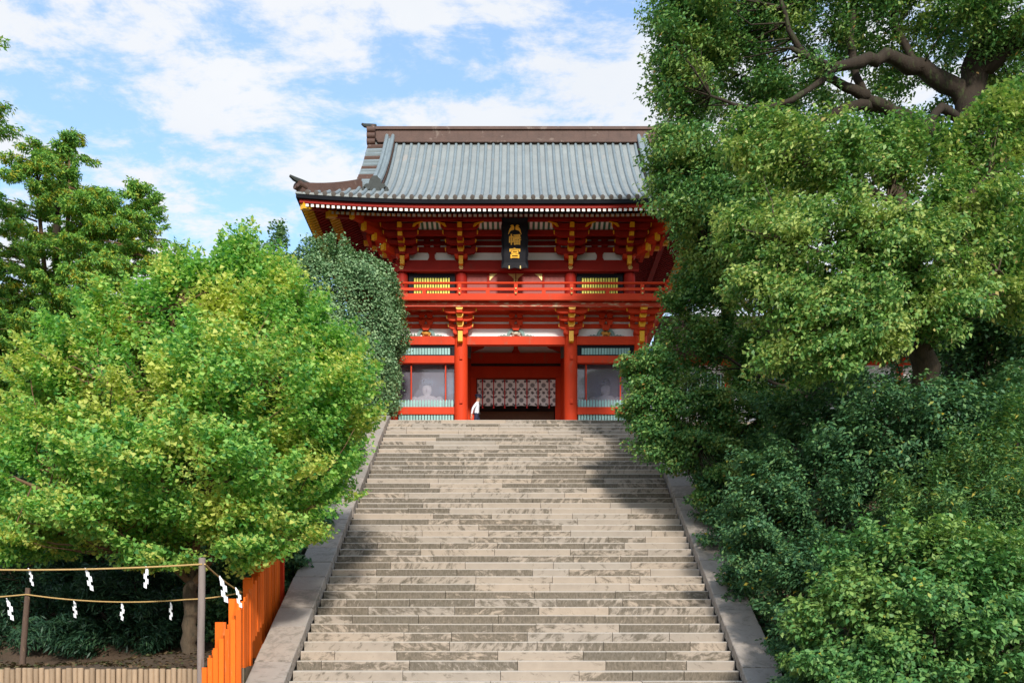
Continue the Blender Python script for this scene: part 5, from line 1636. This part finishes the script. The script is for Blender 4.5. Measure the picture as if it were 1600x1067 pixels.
# ivy and low cover along the left bank
for k, (px, py, d, s) in enumerate(((478, 852, 26.3, 0.34), (497, 832, 27.0, 0.26), (468, 876, 25.6, 0.24), (520, 800, 28.0, 0.3))):
    c = P(px, py, d); b = MB()
    prof = [(0.25, -1.0), (0.8, -0.65), (1.0, -0.1), (0.85, 0.45), (0.45, 0.75), (0.1, 0.82)]
    b.lathe([(r * s, z * s * 0.9) for r, z in prof], (0, 0, 0), 9)
    b.v = [(x * rs.uniform(0.82, 1.18), y * rs.uniform(0.82, 1.18), z * rs.uniform(0.85, 1.15)) for x, y, z in b.v]
    o = link('boulder', b.mesh('boulder', ROCK), None, (c.x, c.y, c.z)); o.rotation_euler = (rs.uniform(-.2, .2), rs.uniform(-.2, .2), rs.uniform(0, 3))
    setp(o, ['grey boulder halfway up the bank beside the coping', 'small grey stone just above the bank boulder', 'grey stone low on the bank by the tall red fence', 'grey stone high on the bank under the ginkgo tips'][k], 'rock', 'stones on the bank')

# ---------------------------------------------------------------- camphor trees on the right
def tree(name, label, trunk, limbs, blobs, axis, seed, leafm, per, size, wr, spread, bark, group, trunk_r, limb_r, shell=0.45, twig=3, **kw):
    r_ = rng_(seed)
    t = empty(name, trunk[0], label, 'tree', group)
    limb(t, trunk, trunk_r, bark, 'trunk', 16)
    hubs = []
    for p, rr in zip(limbs, limb_r):
        limb(t, p, rr, bark, 'limb', 10)
        for a, b in zip(p[:-1], p[1:]):
            for f in (0.3, 0.6, 1.0): hubs.append(tuple(Vector(a).lerp(Vector(b), f)))
    C, Rr, out = pads(blobs, axis, r_, spread, shell, 0.3)
    pos, nrm, tan, L, W = fill(C, Rr, out, per, r_, kw.get('flat', 0.5), 0.15, 0.35, size, wr, 0.7, 0.8, 1.25, 0.6)
    link('crown', leaf_mesh('crown', pos, nrm, tan, L, W, leafm, 'oval', 0.25, 0.42), t, (0, 0, 0))
    twigs(t, C, hubs, r_, bark, kw.get('tw', 0.018), twig)
    return t


d = 28.0
T = lambda px, py, dd=d: tuple(P(px, py, dd))
tree('camphor_tree', 'huge dark-limbed camphor tree towering over the right side of the gate',
     [(P(1510, 700, d).x, d, 2.5), T(1515, 420), T(1512, 250), T(1520, 130), T(1545, 20), T(1575, -120)],
     [[T(1515, 160), T(1440, 105), T(1370, 92, 27.5), T(1300, 105, 27), T(1235, 75, 26.5)],
      [T(1512, 240), T(1430, 190, 28.5), T(1352, 150, 28), T(1330, 60, 28), T(1345, -40, 28)],
      [T(1355, 150, 28), T(1290, 120, 27.5), T(1240, 60, 27), T(1215, -20, 27)],
      [T(1525, 120), T(1585, 70, 27.5), T(1640, 10, 27)],
      [T(1440, 110), T(1400, 40, 28.5), T(1390, -60, 29)],
      [T(1300, 107, 27), T(1250, 150, 26.5), T(1180, 170, 26.5), T(1110, 150, 26.5)],
      [T(1430, 190, 28.5), T(1340, 165, 28), T(1230, 220, 27.5), T(1130, 270, 27), T(1090, 340, 27)],
      [T(1515, 210), T(1470, 170, 27), T(1430, 235, 26.5), T(1400, 300, 26)],
      [T(1545, 25), T(1500, -60, 28), T(1420, -140, 28)]],
     [BL(1085, 45, 27.5, 70, 75, 70), BL(1070, 150, 27.5, 50, 60, 45), BL(1160, 110, 28.5, 80, 90, 55), BL(1150, 10, 28, 110, 60, 60), BL(1075, 260, 27, 62, 60, 60), BL(1110, 350, 27, 75, 65, 60), BL(1180, 300, 28, 90, 80, 50),
      BL(1280, 20, 28, 100, 55, 36), BL(1420, 10, 28.5, 110, 45, 34), BL(1560, 20, 27, 80, 60, 40), BL(1590, 120, 28.5, 70, 70, 30), BL(1230, 190, 29, 80, 70, 24), BL(1420, 60, 29.5, 120, 60, 22),
      BL(1300, -80, 28, 250, 70, 90), BL(1550, -110, 28, 130, 80, 50), BL(1390, 250, 30, 110, 60, 26), BL(1110, 430, 28, 55, 50, 30), BL(1330, 110, 29.5, 100, 50, 12), BL(1470, 110, 29.8, 90, 60, 12), BL(1400, 200, 29.5, 120, 35, 12), BL(1250, 130, 27.5, 70, 60, 10)],
     (11.0, 28.5, 14), 41, CAMPHOR, 220, (0.075, 0.165), 0.26, (0.38, 0.68), BARK_DARK, 'camphor trees right of the stairs',
     [0.54, 0.48, 0.44, 0.40, 0.32, 0.24], [[0.27, 0.23, 0.18, 0.12, 0.05], [0.22, 0.19, 0.14, 0.10, 0.05], [0.15, 0.12, 0.08, 0.04], [0.26, 0.2, 0.1], [0.14, 0.1, 0.05], [0.11, 0.08, 0.06, 0.03], [0.17, 0.15, 0.11, 0.07, 0.03], [0.12, 0.11, 0.09, 0.05], [0.2, 0.12, 0.06]])

d = 23.0
tree('camphor_tree', 'leafy yellow-green camphor tree in front of the huge dark-limbed one',
     [(P(1442, 800, d).x, d, 0.6), T(1444, 610, d), T(1440, 500, d), T(1425, 400, d), T(1400, 300, d), T(1380, 230, d)],
     [[T(1440, 500, d), T(1380, 440, 22.4), T(1290, 400, 21.8), T(1210, 370, 21.5)], [T(1425, 400, d), T(1480, 340, 22.6), T(1540, 280, 22.3)], [T(1438, 520, d), T(1350, 520, 22), T(1250, 520, 21.5)], [T(1410, 330, d), T(1330, 280, 22.5), T(1240, 250, 22.3)],
      [T(1442, 560, d), T(1500, 470, 22), T(1560, 420, 22)]],
     [BL(1285, 265, 23, 130, 75, 75), BL(1200, 235, 23.5, 75, 55, 34), BL(1450, 270, 23.5, 110, 70, 55), BL(1565, 230, 23, 65, 90, 50), BL(1520, 340, 22.5, 95, 70, 55), BL(1290, 390, 22, 140, 75, 80), BL(1430, 410, 22, 110, 70, 55),
      BL(1220, 470, 21.8, 85, 65, 55), BL(1330, 500, 21.5, 120, 60, 60), BL(1270, 560, 21.8, 100, 50, 42), BL(1470, 470, 21.8, 75, 55, 34), BL(1180, 370, 23, 70, 60, 36), BL(1580, 450, 23, 60, 80, 30)],
     (9.5, 23.2, 9), 42, CAMPHOR2, 195, (0.07, 0.155), 0.30, (0.32, 0.60), BARK, 'camphor trees right of the stairs',
     [0.42, 0.30, 0.28, 0.22, 0.14, 0.08], [[0.14, 0.11, 0.08, 0.03], [0.14, 0.1, 0.04], [0.12, 0.08, 0.03], [0.10, 0.07, 0.03], [0.1, 0.07, 0.03]])

d = 28.0
tree('camphor_tree', 'low leaning camphor tree hanging its leaves over the stair head',
     [(P(1130, 730, d).x, d + 0.2, 3.5), T(1150, 690, 28), T(1200, 655, 28), T(1270, 620, 27.8), T(1310, 580, 27.6), T(1335, 540, 27.4)],
     [[T(1200, 655), T(1130, 640, 27.5), T(1060, 610, 27)], [T(1150, 690), T(1090, 690, 27), T(1040, 680, 26.8)], [T(1270, 620, 27.8), T(1190, 590, 28), T(1110, 540, 28)], [T(1310, 580, 27.6), T(1230, 540, 28.5), T(1150, 480, 28.5)]],
     [BL(1105, 490, 28.5, 50, 50, 34), BL(1075, 545, 28, 60, 45, 36), BL(1020, 590, 27.5, 48, 45, 36), BL(1010, 640, 27.3, 40, 40, 28), BL(1075, 640, 27.2, 75, 50, 46), BL(1085, 700, 27, 70, 42, 40), BL(1035, 690, 27, 42, 36, 22), BL(1165, 650, 27.5, 60, 45, 22), BL(1130, 770, 26.5, 42, 45, 26), BL(1140, 430, 29, 50, 50, 28), BL(1065, 465, 28.5, 30, 30, 10), BL(1190, 590, 29, 60, 40, 22), BL(1160, 540, 29.5, 50, 40, 20), BL(1250, 600, 29, 60, 35, 16)],
     (6.9, 28.3, 6), 43, CAMPHOR, 185, (0.09, 0.14), 0.28, (0.28, 0.5), BARK_DARK, 'camphor trees right of the stairs',
     [0.2, 0.17, 0.15, 0.12, 0.09, 0.05], [[0.07, 0.05, 0.02], [0.07, 0.05, 0.02], [0.06, 0.05, 0.02], [0.06, 0.05, 0.02]])
# bare trunk standing further back at the right
tb = empty('camphor_tree', P(1552, 700, 31), 'camphor with a straight flaking trunk near the right picture edge', 'tree', 'camphor trees right of the stairs')
limb(tb, [(P(1548, 700, 31).x, 31, 3.0), T(1546, 520, 31), T(1544, 400, 31), T(1550, 300, 31), T(1565, 180, 31)], [0.42, 0.36, 0.33, 0.26, 0.15], BARK, 'trunk', 14)
r_ = rng_(45)
C, Rr, out = pads([BL(1580, 330, 31.5, 90, 70, 40), BL(1590, 500, 31, 70, 60, 34), BL(1600, 200, 31, 80, 60, 30)], (16, 31, 12), r_, (0.4, 0.65), 0.4)
a = fill(C, Rr, out, 150, r_, 0.5, 0.15, 0.35, (0.11, 0.16), 0.28)
link('crown', leaf_mesh('crown', *a, CAMPHOR), tb, (0, 0, 0))
twigs(tb, C, [T(1546, 480, 31), T(1544, 400, 31), T(1550, 300, 31), T(1565, 200, 31)], r_, BARK, 0.02, 3)

# ---------------------------------------------------------------- shrubs on the right bank
RG = 'shrubs on the right bank'
shrub('spreading_shrub', 'dark layered shrub filling the bank below the camphor trunk', [BL(1290, 660, 24, 110, 45, 46), BL(1430, 655, 22, 110, 42, 50), BL(1360, 720, 22.3, 130, 50, 60), BL(1510, 690, 22.3, 100, 65, 56), BL(1590, 640, 23, 70, 55, 30)], (9.8, 23.2, 2.8), 51, DEEP, 190, (0.09, 0.15), 0.26, (0.30, 0.52), RG, flat=0.32, droop=0.3, elong=1.7)
shrub('spreading_shrub', 'dark layered shrub with feathery tiers next to the middle of the coping', [BL(1230, 740, 23, 75, 45, 36), BL(1200, 800, 22.3, 60, 50, 34), BL(1290, 790, 22.2, 90, 45, 40), BL(1190, 870, 21.2, 42, 50, 26)], (7.4, 22.6, 1.8), 52, DEEP, 190, (0.085, 0.14), 0.24, (0.26, 0.46), RG, flat=0.32, droop=0.3, elong=1.7)
shrub('spreading_shrub', 'dark shrub spilling over the lowest coping slabs', [BL(1235, 930, 19.7, 40, 65, 30), BL(1255, 1010, 18.9, 45, 55, 30), BL(1280, 880, 20.2, 70, 50, 30), BL(1250, 1080, 18.4, 40, 40, 16)], (6.7, 19.6, -0.4), 53, DEEP, 190, (0.075, 0.125), 0.26, (0.22, 0.38), RG, flat=0.4, droop=0.3, elong=1.5)
shrub('spreading_shrub', 'olive-tipped shrub with upswept sprays at the right picture edge', [BL(1540, 760, 20, 90, 60, 40), BL(1590, 690, 20.3, 60, 60, 26), BL(1450, 790, 20.3, 70, 45, 28), BL(1590, 800, 18.8, 70, 50, 30), BL(1520, 810, 19.0, 70, 45, 28)], (9.9, 20.2, 0.6), 54, OLIVE, 190, (0.08, 0.14), 0.17, (0.26, 0.44), RG, flat=0.32, droop=-0.1, elong=1.8, lift_=0.5)
shrub('glossy_shrub', 'large glossy light green shrub in the bottom right corner', [BL(1420, 890, 17.8, 130, 70, 80), BL(1540, 900, 17.6, 110, 70, 70), BL(1340, 970, 17.4, 95, 70, 56), BL(1460, 990, 17.0, 130, 75, 80), BL(1580, 1010, 16.8, 90, 70, 50), BL(1310, 1050, 17.2, 70, 45, 30), BL(1440, 1080, 16.8, 150, 50, 50)], (7.6, 17.8, -1.0), 55, BRIGHT, 160, (0.06, 0.15), 0.30, (0.24, 0.42), RG, flat=0.5, droop=0.25, up=0.6)
shrub('camellia_shrub', 'dark shrub in the shade behind the right coping top', [BL(1110, 790, 26.5, 32, 40, 20), BL(1135, 840, 24.8, 30, 40, 18), BL(1165, 720, 27, 60, 40, 26), BL(1160, 900, 22.8, 26, 40, 14)], (6.5, 25.8, 3.2), 56, DEEP, 170, (0.08, 0.13), 0.3, (0.24, 0.42), RG)
shrub('camellia_shrub', 'tall dark evergreen screen behind the camphor trunks', [BL(1400, 560, 33, 130, 90, 60), BL(1560, 580, 33, 110, 110, 60), BL(1500, 450, 35, 120, 90, 50), BL(1290, 620, 32, 80, 50, 30), BL(1545, 540, 26.3, 75, 90, 60), BL(1600, 470, 26.5, 60, 80, 36)], (14.5, 33.5, 6.5), 57, DEEP, 170, (0.12, 0.18), 0.3, (0.45, 0.75), RG)

# leaf litter on the terrace bank
r_ = rng_(60)
n = 9000
xx = np.where(r_.random(n) < 0.6, r_.uniform(-13, -5.6, n), r_.uniform(5.6, 13, n)); yy = r_.uniform(16.1, 34, n)
zz2 = np.array([ground_z(a, b) for a, b in zip(xx, yy)]) + 0.03
o = link('leaf_litter', leaf_mesh('leaf_litter', np.stack([xx, yy, zz2], 1), r_.normal(size=(n, 3)) * 0.3 + np.array([0, 0, 1]), r_.normal(size=(n, 3)), 0.09, 0.035, LITTER))
setp(o, 'fallen leaves and low weeds scattered over the banks', 'leaf litter', None, 'stuff')

# low ground cover on both banks
n = 60000
sgn = np.where(r_.random(n) < 0.45, -1.0, 1.0)
xx = sgn * (5.7 + 15 * r_.random(n) ** 1.3); yy = np.where(sgn < 0, r_.uniform(23.2, 36.2, n), r_.uniform(16.5, 36.2, n))
hh = 0.04 + 0.22 * r_.random(n) * (0.5 + 0.5 * np.sin(xx * 2.1) * np.sin(yy * 1.7))
zz2 = np.array([ground_z(a, b) for a, b in zip(xx, yy)]) + hh
o = link('ground_cover', leaf_mesh('ground_cover', np.stack([xx, yy, zz2], 1), r_.normal(size=(n, 3)) * 0.5 + np.array([0, -0.2, 1]), r_.normal(size=(n, 3)), r_.uniform(0.10, 0.2, n), 0.05, DEEP))
setp(o, 'low dark green ground cover spread over both banks', 'ground cover', None, 'stuff')
